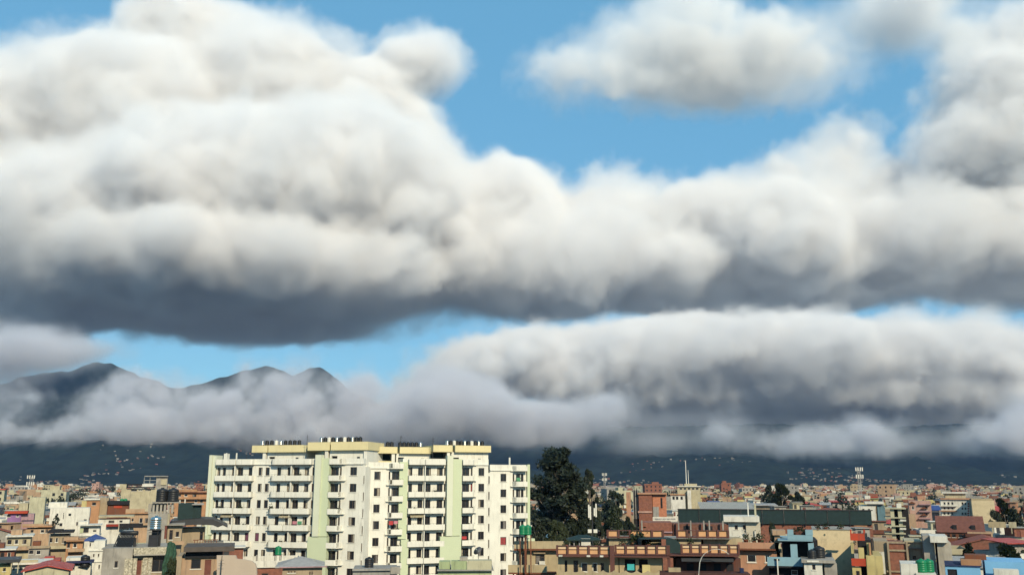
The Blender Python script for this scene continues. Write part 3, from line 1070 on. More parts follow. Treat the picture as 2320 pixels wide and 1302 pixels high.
# --- left: tiled-front concrete house with its rooftop gear
h = foot(Hero('house', 'grey concrete house with a mosaic-tiled front, bottom left foreground', 'house', 122, 310), 235, 400, 12)
MOSAIC = M('mosaic_tile', (.42, .38, .29), rough=.5, var=.75, scale=4.5, dirt=.5)
h.w(236, 299, 1240, None, CONC, [(262, 269, 1269, 1284, 'p')], d1=10, name='side_wall')
h.b('front_parapet', 296, 376, 1240, 1256, MOSAIC, -1.0, -.75)
h.b('parapet_slab', 296, 376, 1256, 1258.5, CONC, -1.0, .0)
h.w(300, 376, 1257, None, PL('tan'), [(308, 318, 1266, 1302, 'wood'), (341, 372, 1258, 1296, 'p')], d1=10, name='front_wall')
for a, b in ((281, 289), (290, 298), (299, 307), (319, 329), (330, 339)):
    h.b('tiled_column', a, b, 1264 if a < 300 else 1263, None, MOSAIC, -.5, -.05)
h.b('roof_slab', 236, 377, 1240.6, 1243, CONC, .05, 10)
h.b('roof_hut', 239, 262, 1222, 1240, PL('white'), 3, 6)
h.b('roof_hut', 308, 330, 1202, 1240, PL('grey'), 5, 9)
h.b('hut_door', 309, 314, 1227, 1240, WOODD, 4.9, 4.99)
h.b('roof_hut', 326, 329.8, 1221, 1240, PL('white'), 4.4, 4.9)
# solar water heater
zr = h.Z(1240.6)
s = root('solar_heater', (at(284, 1240, 124).x, 124, zr), 'black solar water heater with a horizontal drum on the tiled concrete house', 'solar heater')
drum = bpy.data.objects.new('drum', lathe('drum', [(.1, 0), (.28, .06), (.28, 2.3), (.1, 2.36)], 14, BLACKP))
COL.objects.link(drum)
drum.parent, drum.location, drum.rotation_euler = s, (-1.1, .7, 1.75), (0, PI / 2, 0)
for i in range(12):
    t_ = box('glass_tube', s, -1.25 + i * .2, -1.13 + i * .2, -.75, -.69, .12, 2.2, BLACKP)
    t_.rotation_euler = (R(-40), 0, 0)
for x_ in (-1.3, 1.2):
    box('leg', s, x_, x_ + .05, .7, .76, 0, 1.55, STEELT)
    box('leg', s, x_, x_ + .05, -.8, -.74, 0, .3, STEELT)
box('back_sheet', s, -1.3, 1.25, .3, .33, 0, 1.2, DARKSH)
# steel tank on a stand
zt = h.Z(1199)
s = tank((at(349, 1240, 125).x, 125, zr), 'steel', 'tall stainless steel tank on a dark stand on the tiled concrete house', 1.32, h.Z(1199, 3) - zr, 'rooftop water tanks')
s.children[0].scale = (1.08, 1.08, 1.5)
for i in range(3):
    box('stand_rail', s, -.6, .6, -.62, -.58, .4 + i * .7, .46 + i * .7, IRON)
box('stand_back', s, -.58, .58, .3, .36, 0, h.Z(1199, 3) - zr - .1, DARKSH)
# green debris net hanging at the corner
n_ = root('debris_net', (at(388, 1240, 121).x, 121, 0), 'green debris netting draped down the corner of the tiled concrete house', 'netting')
NET = M('green_net', (.03, .075, .05), rough=.9, var=.5, scale=3)
V, Fc = [], []
za, zb = at(388, 1225, 121).z, at(388, 1310, 121).z
for j in range(15):
    for i in range(9):
        t_ = j / 14
        x_ = (-.55 - .45 * t_ * math.sin(t_ * 3)) * (1 - i / 8) + (.5 + .25 * math.sin(t_ * 5)) * (i / 8)
        V.append((x_, .22 * math.sin(i * 2.3 + j * .5) + .08 * math.sin(j * 2.1) - .3 * math.sin(t_ * PI), za + (zb - za) * t_ - .5 * abs(i / 8 - .4)))
for j in range(14):
    for i in range(8):
        a = j * 9 + i
        Fc.append((a, a + 1, a + 10, a + 9))
nt_ = mesh_obj('net', V, Fc, NET, n_, smooth=True)
nt_.modifiers.new('thickness', 'SOLIDIFY').thickness = .02
# --- stair tower with two black tanks behind it
h = foot(Hero('concrete_stair_tower', 'weathered grey stair tower carrying two black tanks, left of the tower blocks', 'stair tower', 138, 372), 345, 410, 8)
h.w(336, 378, 1162, None, CONC, [(372, 377, 1190, 1220, 'wood')], d1=6, name='wall')
h.w(379, 410, 1190, None, PL('tan'), [(384, 392, 1200, 1222, 'p'), (398, 405, 1204, 1216, 'p')], .4, 6, name='wing_wall')
h.b('wing_slab', 377, 413, 1187.5, 1190, CONC, -.4, 6)
h.b('wing_parapet', 380, 411, 1226, 1234, PL('peach'), -.7, -.45)
h.b('white_edge', 378, 382, 1163, 1190, PL('cream'), -.2, 1)
for x_ in (350, 358, 366, 374, 382, 390):
    h.b('column', x_, x_ + 4.4, 1138, 1162, CONC, .6, 1.2)
h.b('column_back', 349, 388, 1140, 1162, CONC, 2.2, 2.5)
h.b('top_slab', 347, 405, 1136.5, 1139, CONC, .2, 4)
for i, x_ in enumerate((366, 391)):
    p = at(x_, 1137, 139.6)
    tank((p.x, p.y, h.Z(1136.5, .2) + .005), 'black', ('left' if i == 0 else 'right') + ' one of two big black tanks on the grey stair tower', 1.5, 0)
# --- dark green shed with the curved black canopy
h = foot(Hero('green_shed', 'dark green sheet-clad rooftop shed beside the left apartment block', 'shed', 150, 430), 402, 470, 8)
h.w(400, 462, 1196, None, PL('tan'), [(402, 410, 1202, 1226, 'hole'), (453, 460, 1204, 1224, 'p')], .5, 7, name='lower_wall')
h.b('green_cladding', 405, 437, 1139, 1182, GREENSH, .2, 5)
h.b('green_cladding', 437.3, 456, 1143, 1182, GREENSH, .6, 5)
h.b('roof_sheet', 434, 459, 1141.2, 1143.2, SHEET, -.1, 5.5)
for x_, zz in ((410, 1132), (421, 1130)):
    h.b('pipe', x_, x_ + 2.5, zz, 1140, PL('white'), .6, .8)
V, Fc = [], []
za = h.Z(1179)
for i in range(13):
    t_ = i / 12
    px_ = 381 + (505 - 381) * t_
    py_ = 1180 - 5 * math.sin(t_ * PI) + (12 * max(0, t_ - .75) / .25 if t_ > .75 else 0)
    x_, z_ = h.X(px_, py_, -1.5), h.Z(py_, -1.5)
    V += [(x_, -1.5, z_), (x_, 4, z_ + .2), (x_, -1.5, z_ - (.9 if .05 < t_ < .9 else .25)), (x_, 4, z_ - .1)]
for i in range(12):
    a, b = 4 * i, 4 * (i + 1)
    Fc += [(a, b, b + 1, a + 1), (a + 2, a + 3, b + 3, b + 2), (a, a + 2, b + 2, b), (a + 1, b + 1, b + 3, a + 3)]
Fc += [(0, 1, 3, 2), (48, 50, 51, 49)]
mesh_obj('curved_canopy', V, Fc, DARKSH, h.r)
h.w(418, 452, 1195.5, 1232, PL('dark'), [(424, 431, 1200, 1228, 'p'), (440, 447, 1200, 1228, 'p')], 1.2, 5, name='shop_front')
h.w(373, 400, 1186, None, PL('tan'), [(374, 388, 1193, 1222, 'wood')], -.8, 3, name='side_wall')
h.b('terrace_slab', 418, 497, 1230, 1234, CONC, -1.2, 5)
h.b('terrace_rail', 432, 486, 1222, 1224, PL('brick'), -1.1, -1.0)
for i in range(9):
    h.b('baluster', 434 + i * 6, 435.4 + i * 6, 1224.2, 1230, PL('brick'), -1.08, -1.02)
# --- brown-eaved house with the red door, and the rounded beige wall
h = foot(Hero('house', 'peach house under a wide brown eave with a red door, left foreground', 'house', 112, 470), 405, 530, 9)
h.w(412, 495, 1262, None, PL('peach'), [(434, 455, 1266, 1287, 'p'), (463, 477, 1267, 1302, 'wood')], .0, 7)
h.b('wall_corner', 402, 412, 1258, None, PL('tan'), -.5, 6)
e = h.b('eave', 411, 521, 1238, 1249, M('brown_eave', (.085, .07, .062), var=.25, scale=1.5), -1.3, 6)
h.b('eave_shade', 420, 500, 1249.4, 1262, PL('dark'), -.4, 3)  # near-black box put in for the shade beneath the eave
h.b('railing', 480, 520, 1291, 1293, PL('brick'), -1.2, -1.1)
h.b('railing', 480, 520, 1299, 1301, PL('brick'), -1.2, -1.1)
h.b('yellow_ledge', 481, 514, 1294, 1298, PL('yellow'), -1.15, -1.0)
h = Hero('beige_wall', 'plain beige wall with a rounded upper corner below the left apartment block', 'wall', 109, 535)
h.r['kind'] = 'thing'
pts = [(491, 1257), (533, 1257), (536, 1265), (556, 1267), (570, 1270), (578, 1276), (581, 1286), (582, 1320), (491, 1320)]
V = [(h.X(a, b), 0, h.Z(b)) for a, b in pts] + [(h.X(a, b), .35, h.Z(b)) for a, b in pts]
n = len(pts)
mesh_obj('wall_panel', V, [tuple(range(n))[::-1], tuple(range(n, 2 * n))] + [(i, (i + 1) % n, n + (i + 1) % n, n + i) for i in range(n)], M('beige_render', (.43, .35, .28), var=.08, scale=.4, rough=.9), h.r)
h.b('wall_foot', 491, 582, 1319.5, None, CONC, .02, .33)
mast((at(501, 1290, 108).x, 108, at(501, 1296, 108).z - 3), 3 + at(501, 1258, 108).z - at(501, 1296, 108).z, 'rusty aerial in front of the rounded beige wall', .06)
# --- narrow white house with the blue roof
h = foot(Hero('house', 'narrow white three-storey house with a blue hip roof', 'house', 175, 218), 198, 238, 8)
ws = []
for ya, yb, xs in ((1229, 1237, (203, 213, 223)), (1254, 1261, (210, 220)), (1279, 1288, (221,))):
    ws += [(x_, x_ + 3, ya, yb, 'p') for x_ in xs]
h.w(200, 234, 1225, None, PL('white'), ws, 0, 7)
for y_ in (1246, 1271): h.b('floor_band', 199, 235, y_, y_ + 2, PL('white'), -.2, 7.1)
o = roof_mesh('roof', h.r, h.X(234) - h.X(200), 7, h.Z(1225), 1.0, 'hip', BLUESH, .35)
o.location.x = h.X(200)
# --- bottom left cluster
h = foot(Hero('house', 'cream gabled house with a red sheet roof at the bottom left', 'house', 150, 130), 70, 200, 12)
xa, xb = h.X(74), h.X(163)
walls('wall', h.r, xb - xa, 11, h.Z(1293), [], [], [], PL('pale'), loc=(xa, 0, 0))
g_ = gable_wall('gable', h.r, xb - xa, h.Z(1293), h.Z(1282) - h.Z(1293), 0, PL('pale'))
g_.location.x = xa
o = roof_mesh('roof', h.r, xb - xa, 11, h.Z(1293), h.Z(1281) - h.Z(1293), 'gabley', REDSH, .5)
o.location.x = xa
h = foot(Hero('house', 'white house with ribbon windows and a bare roof, left edge', 'house', 158, 65), 20, 105, 10)
h.w(26, 96, 1279, None, PL('white'), [(30, 35, 1284, 1292, 'pw'), (43, 50, 1284, 1292, 'pw'), (65, 71, 1284, 1292, 'pw'), (80, 83, 1282, 1286, 'p')], 0, 9)
h.b('roof_slab', 22, 104, 1275, 1278.6, PL('white'), -.8, 9)
h.b('parapet', 28, 82, 1268, 1275, PL('cream'), 0, .2)
h.b('stair_head', 98, 110, 1272, 1290, PL('white'), 2, 6)
h = foot(Hero('house', 'yellow house under a dark sheet canopy at the left picture edge', 'house', 148, 8), -14, 20, 8)
h.w(-14, 17, 1281, None, PL('yellow'), [(4, 10, 1286, 1294, 'p')], 0, 6)
h.b('canopy', -16, 30, 1268, 1275, DARKSH, -1.2, 6)
h.b('post', 12, 14, 1275, 1300, PL('cream'), -1, -.8)
h.b('post', 26, 28, 1275, 1300, PL('cream'), -1, -.8)
h = foot(Hero('house', 'house with a red roof and peach stair head right of the ribbon-windowed house', 'house', 172, 115), 88, 140, 8)
h.b('wall', 90, 136, 1276, None, PL('salmon'), 0, 8)
o = h.b('roof_strip', 84, 130, 1268, 1275, REDSH, -.4, 6)
h.b('stair_head', 108, 128, 1261, 1275.8, REDSH, 1.5, 5)
h.b('stair_wall', 115, 126, 1264, 1275, PL('peach'), 1.2, 1.48)
h = foot(Hero('house', 'low white house with dark blue awnings left of the blue-roofed house', 'house', 165, 175), 146, 199, 8)
h.w(150, 199, 1279, None, PL('white'), [(160, 168, 1281, 1290, 'p')], 0, 7)
h.b('awning', 145, 202, 1271, 1275, M('dark_blue_canvas', (.02, .025, .07), var=.2), -1, 3)
h.b('roof_wall', 152, 185, 1263, 1271, PL('white'), .3, 6)
tank((at(193, 1270, 166).x, 166, at(193, 1284, 166).z), 'black', 'tall black tank in front of the narrow blue-roofed house', 1.4, .2)
# --- mid left
for spec in (
    (158, 145, 'white', 'long white house with a small garden on its terrace, left', 215, (115, 196, 1150, [(130, 134, 1162, 1167), (143, 146, 1160, 1176), (120, 126, 1182, 1190), (136, 142, 1184, 1191), (154, 161, 1162, 1169), (170, 177, 1182, 1190), (186, 192, 1176, 1184)]), [('upper_storey', 127, 165, 1137, 1150, 'white', 3, 8), ('side_block', 166, 183, 1152, None, 'white', .5, 8), ('roof_room', 183, 203, 1154, 1172, 'white', 1, 7)]),
    (40, 40, 'purple', 'purple and pink house under a long red roof band, left edge', 255, (16, 43, 1163, [(18, 25, 1165, 1170), (36, 42, 1165, 1170)]), [('roof_band', 10, 56, 1158, 1162.8, 'red', -.8, 8), ('side_wall', 43.3, 75, 1164, None, 'mauve', .6, 8), ('balcony_rail', 43, 68, 1172, 1174, 'mauve', -.8, -.6)]),
    (70, 70, 'peach', 'peach terraced house with a long orange parapet, left', 205, (55, 112, 1198, [(68, 74, 1196.5 + 3, 1206), (88, 96, 1199, 1207), (98, 103, 1199, 1207)]), [('parapet', 48, 92, 1186, 1191, 'peach', -.6, -.4), ('roof_slab', 48, 113, 1191, 1194, 'orange', -.7, 8), ('roof_room', 92, 113, 1188, 1198, 'tan', 2, 6)]),
    (200, 200, 'white', 'white house with a lime green corner and big dark window, left', 200, (180, 221, 1190, [(189, 200, 1195, 1206), (208, 216, 1199, 1205)]), [('upper_storey', 187, 208, 1180, 1190, 'white', 2, 7), ('lime_corner', 181, 188, 1196, 1206, 'lime', -.15, 0), ('roof_slab', 176, 222, 1188.5, 1190.5, 'white', -1.0, 7.2), ('floor_band', 178, 222, 1212, 1214, 'white', -.4, 7.2)]),
    (330, 330, 'peach', 'pale orange house with rounded parapet left of the grey stair tower', 230, (289, 337, 1163, [(300, 304, 1173, 1180), (316, 323, 1173, 1184), (328, 334, 1173, 1184)]), [('parapet', 286, 326, 1152, 1160, 'peach', -.5, -.2), ('roof_slab', 285, 338, 1160, 1163, 'orange', -.6, 8), ('balcony_rail', 312, 337, 1184, 1189, 'peach', -1, -.8)]),
    (430, 430, 'orange', 'orange house with two long balconies behind the black tanks', 290, (398, 468, 1112, [(404, 411, 1119, 1124), (418, 425, 1119, 1124), (436, 444, 1119, 1125), (452, 458, 1131, 1138), (440, 446, 1131, 1138)]), [('parapet', 396, 444, 1108, 1113.5, 'orange', -.8, -.5), ('parapet', 446, 470, 1112, 1116, 'salmon', -.8, -.5), ('balcony', 402, 466, 1125, 1130, 'orange', -1.3, -.05), ('roof_slab', 396, 470, 1114, 1115.5, 'brick', -.9, 9)]),
    (310, 310, 'cream', 'cream house with a long dark roof canopy on the left skyline', 330, (275, 350, 1107, [(298, 310, 1105 + 3, 1112), (313, 322, 1108, 1111), (328, 340, 1107.5, 1111)]), [('stair_head', 274, 288, 1096, 1107, 'cream', 0, 5), ('dark_canopy', 287, 346, 1102, 1104.5, 'dark', -1, 6), ('solar_panel', 288, 326, 1095.5, 1099, 'dark', 2, 5), ('upper_room', 326, 350, 1095.5, 1102, 'white', 2, 6)]),
    (350, 350, 'concrete', 'grey steel-framed stair tower on the left skyline', 345, (352, 376, 1079, []), [('roof_sheet', 327, 377, 1077, 1079, 'grey', -1, 5), ('deck', 327, 352, 1094, 1095.5, 'grey', -.5, 4), ('rail', 327, 352, 1087, 1088, 'steel', -.5, -.3), ('post', 327, 328, 1079, 1096, 'steel', -.4, -.1), ('post', 339, 340, 1079, 1096, 'steel', -.4, -.1), ('hanging_cloth', 363, 375, 1085, 1098, 'cream', -.4, -.2)]),
    (235, 235, 'tan', 'windowless tan house with a rounded top, left', 265, (222, 243, 1127, []), [('cap', 223, 242, 1123.5, 1127, 'grey', .3, 6)]),
    (265, 265, 'rust', 'dark red shed with a black roof band and green tanks', 262, (243, 287, 1143, []), [('roof_band', 242, 288, 1134, 1142.6, 'dark', -.6, 7), ('red_panel', 258, 275, 1145, 1150, 'red', -.1, -.01)]),
    (205, 205, 'orange', 'orange house with a white roof band near the tan rounded house', 262, (193, 222, 1132, [(208, 216, 1137, 1144)]), [('roof_band', 190, 223, 1129, 1132, 'white', -.5, 8), ('porch', 183, 193, 1134, 1150, 'yellow', -1, 3)]),
    (85, 85, 'pale', 'tall blank cream house on the left behind the tree', 300, (66, 98, 1126, []), [('terrace', 48, 66, 1139, None, 'cream', 0, 7), ('stair_head', 70, 80, 1122, 1126, 'cream', 2, 6)]),
    (255, 255, 'white', 'white and red house with a long laundry roof, left of centre', 215, (222, 288, 1176, [(246, 258, 1178, 1184), (268, 276, 1178, 1184)]), [('roof_band', 222, 296, 1168, 1171, 'cream', -.8, 8), ('red_awning', 236, 262, 1187, 1192, 'redroof', -1.2, .0), ('dark_awning', 262, 312, 1186, 1196, 'dark', -1.6, .5)]),
    (40, 40, 'cream', 'cream house with three dark windows below the purple house', 190, (14, 62, 1216, [(18, 26, 1222, 1232), (32, 40, 1222, 1232), (48, 56, 1222, 1232)]), [('roof_slab', 10, 66, 1213, 1216, 'white', -.8, 8), ('roof_room', 36, 58, 1200, 1213, 'peach', 2, 6), ('balcony', 12, 64, 1238, 1246, 'peach', -1.2, -.05)]),
    (125, 125, 'tan', 'tan house under a dark hipped tent roof, left', 188, (108, 150, 1212, [(112, 118, 1218, 1228), (124, 130, 1218, 1228), (138, 146, 1218, 1230)]), [('tent_roof', 102, 156, 1203, 1207, 'dark', -1.2, 7), ('tent_top', 116, 142, 1199.5, 1203, 'dark', .5, 5), ('post', 106, 107.5, 1207, 1240, 'grey', -1, -.8), ('parapet', 106, 152, 1236, 1243, 'cream', -1.1, -.9)]),
    (82, 82, 'concrete', 'bare concrete roof terrace with dark openings, left', 180, (62, 104, 1242, [(66, 74, 1246, 1254), (80, 90, 1246, 1256)]), [('parapet', 60, 106, 1236, 1242, 'tan', -.4, -.2), ('hut', 84, 100, 1226, 1236, 'rust', 2, 5)]),
    (165, 165, 'orange', 'orange house with an arched upper gallery, left', 186, (148, 182, 1226, [(152, 158, 1230, 1240), (164, 172, 1230, 1240)]), [('gallery', 150, 180, 1216, 1224, 'peach', 1, 5), ('roof_slab', 146, 184, 1223.5, 1226, 'orange', -.8, 8), ('balcony', 148, 182, 1243, 1250, 'peach', -1.1, -.05)]),
    (15, 15, 'brick', 'bare brick house with a white band at the left edge', 176, (-10, 26, 1246, [(0, 8, 1251, 1262), (14, 21, 1251, 1262)]), [('roof_slab', -12, 28, 1243, 1246, 'white', -.7, 8), ('stair_head', 6, 20, 1230, 1243, 'brick', 2, 6)]),
):
    cx, _, colour, lab, Y_, wl, parts = spec
    h = foot(Hero('house' if 'shed' not in lab and 'stair tower' not in lab else ('shed' if 'shed' in lab else 'stair_tower'), lab, 'house' if 'shed' not in lab and 'stair tower' not in lab else ('shed' if 'shed' in lab else 'stair tower'), Y_, cx), wl[0], wl[1], 9)
    h.w(wl[0], wl[1], wl[2], None, CONC if colour == 'concrete' else BRICKM if colour == 'brick' else PL(colour), [(*w_, ('p', 'pw', 'c0')[i % 3]) for i, w_ in enumerate(wl[3])], 0, 8)
    for nm, a, b, c, d, col, d0, d1 in parts: h.b(nm, a, b, c, d, PL(col), d0, d1)
tank((at(272, 1143, 262).x, 263, at(272, 1140, 262).z), 'green', 'left one of two small green tanks on the dark red shed', 1.0, 0)
tank((at(280, 1143, 262).x, 263, at(280, 1140, 262).z), 'green', 'right one of two small green tanks on the dark red shed', 1.0, 0)

# --- right of the tower: cream house with the green tanks on stilts
h = foot(Hero('house', 'cream house with band parapets in front of the right apartment block', 'house', 140, 1220), 1150, 1290, 10)
h.w(1172, 1290, 1246, None, PL('sand'), [(1182, 1194, 1252, 1279, 'p'), (1213, 1234, 1255, 1277, 'c0')], 0, 9)
h.b('roof_parapet', 1165, 1202, 1225, 1242, PL('sand'), -.9, -.6)
h.b('roof_parapet', 1204, 1279, 1225, 1242, PL('sand'), -.9, -.6)
h.b('roof_slab', 1165, 1292, 1242.4, 1246, PL('rust'), -1.0, 9)
h.b('lower_parapet', 1152, 1240, 1279, 1296, PL('sand'), -2.2, -1.9)
h.b('lower_slab', 1152, 1262, 1296.4, 1300, PL('rust'), -2.2, .0)
h.b('window_hood', 1209, 1236, 1250.5, 1253, PL('tan'), -.5, .0)
h.b('white_wall', 1222, 1235, 1270, 1278, PL('white'), -.5, -.2)
for i, (x_, w_) in enumerate(((1184.5, 'left'), (1195.5, 'right'))):
    p = at(x_, 1210, 137.6)
    t_ = tank((p.x, p.y, at(x_, 1296, 137.6).z), 'green', f'{w_} one of two green tanks on tall stilts before the right apartment block', 1.02, at(x_, 1210, 137.6).z - at(x_, 1296, 137.6).z, 'green tanks on stilts')
    t_.children[0].scale = (.85, .85, 1.12)
    for c_ in t_.children:
        if c_.name.startswith('leg'): c_.scale.x = c_.scale.y = .14; link(c_, PL('rust'))
h = foot(Hero('house', 'pale lime flat-roofed house below the right apartment block', 'house', 132, 1050), 990, 1118, 9)
h.b('wall', 992, 1114, 1290, None, PL('lime'), 0, 8)
h.b('parapet', 1058, 1114, 1269, 1289.6, PL('pale'), -.3, 2)
h.b('parapet_side', 1022, 1057.6, 1270, 1289.6, PL('green'), -.1, 2)
h.b('roof_block', 995, 1020, 1271, 1288, PL('green'), .4, 3)
h.b('roof_slab', 990, 1118, 1289.8, 1292.5, PL('grey'), -.6, 8)
h.b('roof_box', 1042, 1060, 1261, 1268.8, CONC, .5, 2)
h = foot(Hero('house', 'small pavilion with a grey hip roof below the left apartment block', 'house', 120, 690), 630, 740, 8)
h.w(640, 728, 1284, None, PL('tan'), [(653, 657, 1292, 1296, 'p'), (659, 663, 1292, 1296, 'p'), (666, 670, 1292, 1296, 'p'), (700, 703, 1294, 1302, 'p'), (705, 708, 1294, 1302, 'p')], 0, 6)
xa, xb = h.X(632), h.X(738)
o = roof_mesh('roof', h.r, xb - xa, 7, h.Z(1284), 1.0, 'hip', SHEET, .05)
o.location.x, o.location.y = xa, -.5
h.b('eave', 632, 738, 1282.6, 1285, PL('mauve'), -.62, -.5)
h.b('ridge_cap', 672, 720, 1268.5, 1270.5, SHEET, 2.2, 3.4)
tank((at(836, 1285, 138).x, 138, at(836, 1290, 138).z), 'black', 'black tank at the foot of the gap between the apartment blocks', 1.2, .2)
h = foot(Hero('house', 'low grey roof terrace at the foot of the apartment blocks', 'house', 134, 850), 770, 905, 9)
h.b('wall', 800, 900, 1290, None, PL('grey'), 0, 8)
h.b('parapet', 798, 884, 1287, 1292, PL('grey'), -.4, -.1)
h.b('hut', 884, 906, 1284, 1300, CONC, -.2, 2)
dish = root('satellite_dish', (at(1084, 1255, 150).x, 150, at(1084, 1262, 150).z), 'dark satellite dish left of the cream house with band parapets', 'dish')
dm = lathe('dish', [(.02, 0), (.35, .05), (.6, .16), (.75, .28)], 16, M('dish_grey', (.10, .10, .11), rough=.5))
o = bpy.data.objects.new('bowl', dm)
COL.objects.link(o)
o.parent, o.location, o.rotation_euler = dish, (0, 0, .9), (R(50), 0, R(-40))
box('mast', dish, -.04, .04, -.04, .04, -.6, .9, IRON)

# --- terraced building with orange panel parapets
h = foot(Hero('terraced_building', 'cream terraced building with brown-framed orange panel parapets, right foreground', 'building', 116, 1460), 1255, 1680, 12)
ORP = M('orange_panel', (.55, .31, .16), rough=.85, var=.15, scale=1.2)
ORP2 = M('pale_orange_panel', (.60, .44, .29), rough=.85, var=.12, scale=1.2)
BRF = M('brown_frame', (.10, .04, .033), rough=.7, var=.2)


def panel_parapet(x0, x1, y0, y1, n, d0, two=False, gaps=()):
    h.b('parapet_base', x0, x1, y1 - 1.6, y1 + 1.6, BRF, d0 - .16, d0 + .3)
    h.b('parapet_cap', x0, x1, y0 - 1.4, y0, BRF, d0 - .14, d0 + .28)
    st = (x1 - x0) / n
    for i in range(n + 1):
        h.b('post', x0 + i * st - 2.2, x0 + i * st + 2.2, y0 - 2, y1 + 1.8, BRF, d0 - .2, d0 + .32)
        if i == n or i in gaps: continue
        a, b = x0 + i * st + 2.2, x0 + (i + 1) * st - 2.2
        if two:
            m_ = y0 + (y1 - y0) * .38
            h.b('panel', a, b, y0, m_ - .8, ORP2, d0, d0 + .14)
            h.b('mid_rail', a, b, m_ - .8, m_ + .8, BRF, d0 - .06, d0 + .18)
            h.b('panel', a, b, m_ + .8, y1 - 1.6, ORP, d0, d0 + .14)
        else:
            h.b('panel', a, b, y0, y1 - 1.6, ORP, d0, d0 + .14)


panel_parapet(1364, 1489, 1202, 1216, 5, 6., gaps=(1,))
panel_parapet(1520, 1633, 1201, 1215, 5, 6., gaps=(1,))
h.w(1366, 1420, 1219, None, PL('sand'), [], 6.5, 11, name='upper_wall')
h.w(1433, 1484, 1219, None, PL('sand'), [(1434, 1452, 1222, 1238, 'p')], 6.6, 11, name='upper_wall')
h.w(1521, 1572, 1218, None, PL('sand'), [], 6.5, 11, name='upper_wall')
h.w(1576, 1662, 1217, None, PL('sand'), [], 7.2, 11, name='upper_wall')
h.b('upper_roof', 1360, 1640, 1217.6, 1219, CONC, 5.9, 11)
panel_parapet(1263, 1384, 1238, 1257, 5, -.4, True)
panel_parapet(1396, 1512, 1236, 1255, 5, -.2, True)
panel_parapet(1544, 1670, 1233, 1252, 6, -.2, True)
h.b('terrace_slab', 1262, 1516, 1258.8, 1262, BRF, -.6, 7)
h.b('terrace_slab', 1516.5, 1672, 1254.8, 1258, BRF, -.4, 7)
h.w(1262, 1400, 1262, None, PL('sand'), [(1297, 1308, 1270, 1300, 'p'), (1315, 1329, 1275, 1296, 'pw'), (1341, 1352, 1275, 1296, 'pw'), (1359, 1367, 1275, 1300, 'p'), (1277, 1283, 1270, 1300, 'hole')], .9, 8, name='ground_wall')
h.w(1402, 1500, 1262, None, PL('sand'), [(1414, 1438, 1266, 1300, 'hole'), (1446, 1466, 1266, 1300, 'hole')], .9, 8, name='ground_wall', reveal=.6)
for x_ in (1268, 1332, 1362):
    h.b('bracket', x_, x_ + 8, 1258.5, 1262, PL('white'), -1.1, -.5)
h.b('corner_column', 1384.5, 1395, 1236, 1302, BRF, -.9, -.4)
h.b('corner_column', 1513, 1519, 1234, 1320, BRF, -.3, .2)
h.b('turquoise_screen', 1421, 1437, 1277, 1291, M('turquoise_cloth', (.05, .36, .38), var=.15), .2, .26)
h.b('yellow_box', 1456, 1474, 1279, 1298, PL('yellow'), -.3, .3)
V, Fc = [], []
pts = []
n = 14
for i in range(8 * n + 1):
    t_ = i / (8 * n)
    px_ = 1271 + (1500 - 1271) * t_
    py_ = 1291 + 6.5 * abs(math.sin(t_ * PI * 9)) ** .8
    pts.append((h.X(px_, py_, -2.5), h.Z(py_, -2.5)))
for x_, z_ in pts: V += [(x_, -2.5, z_), (x_, -2.3, z_), (x_, -2.5, 11.), (x_, -2.3, 11.)]
for i in range(len(pts) - 1):
    a, b = 4 * i, 4 * i + 4
    Fc += [(a + 2, b + 2, b, a), (a, b, b + 1, a + 1), (a + 1, b + 1, b + 3, a + 3)]
mesh_obj('scalloped_parapet', V, Fc, PL('sand'), h.r)
h.b('scalloped_parapet_base', 1268, 1503, 1309, None, PL('sand'), -2.55, 0)
h.b('rooftop_wall', 1528, 1670, 1262, None, PL('brown'), 1.2, 8)
h.b('dark_awning', 1545, 1660, 1263, 1270, DARKSH, -.9, 1.1)
for x_ in (1552, 1580, 1612, 1640): h.b('opening', x_, x_ + 15, 1274, 1292, PL('dark'), 1.1, 1.19)  # flat near-black boards, the shade of openings put into their colour
h.b('blue_bin', 1676, 1684, 1284, 1296, PL('navy'), -1.5, -.8)
h.b('lower_terrace', 1500, 1700, 1296, None, M('red_tile_floor', (.07, .03, .026), var=.3, scale=2), -2.5, .5)
h.b('sink_ledge', 1518, 1545, 1285, 1294, PL('sand'), -1.6, -.8)
# tarpaulin booth
t_ = root('tarpaulin_booth', (at(1520, 1255, 118).x, 118, 0), 'rounded dark green tarpaulin booth on the terraced building', 'booth')
V, Fc = [], []
prof = []
xa, xb = at(1452, 1255, 118).x - t_.location.x, at(1543, 1255, 118).x - t_.location.x
zl, zh = at(1520, 1262, 118).z, at(1520, 1219, 118).z
prof = [(xa, zl + (zh - zl) * .55), (xa, zh - .05), (xb - 1.1, zh), (xb - .55, zh - .15), (xb - .2, zh - .5), (xb, zh - 1.1), (xb, zl)]
for x_, z_ in prof: V += [(x_, -.4, z_), (x_, 3.2, z_)]
for i in range(len(prof) - 1): Fc.append((2 * i, 2 * i + 2, 2 * i + 3, 2 * i + 1))
k = len(V)
V += [(xb - 1.9, -.38, zl), (xb, -.38, zl), (xb, -.38, zh - 1.1), (xb - .2, -.38, zh - .5), (xb - .55, -.38, zh - .15), (xb - 1.1, -.38, zh), (xb - 1.9, -.38, zh)]
Fc.append(tuple(range(k, k + 7)))
o = mesh_obj('tarpaulin', V, Fc, GREENSH, t_)
o.modifiers.new('thickness', 'SOLIDIFY').thickness = .04
box('frame', t_, xa, xa + .06, -.4, -.34, 0, zh, IRON)
box('frame', t_, xb - .1, xb - .04, 3, 3.06, 0, zl + .5, IRON)
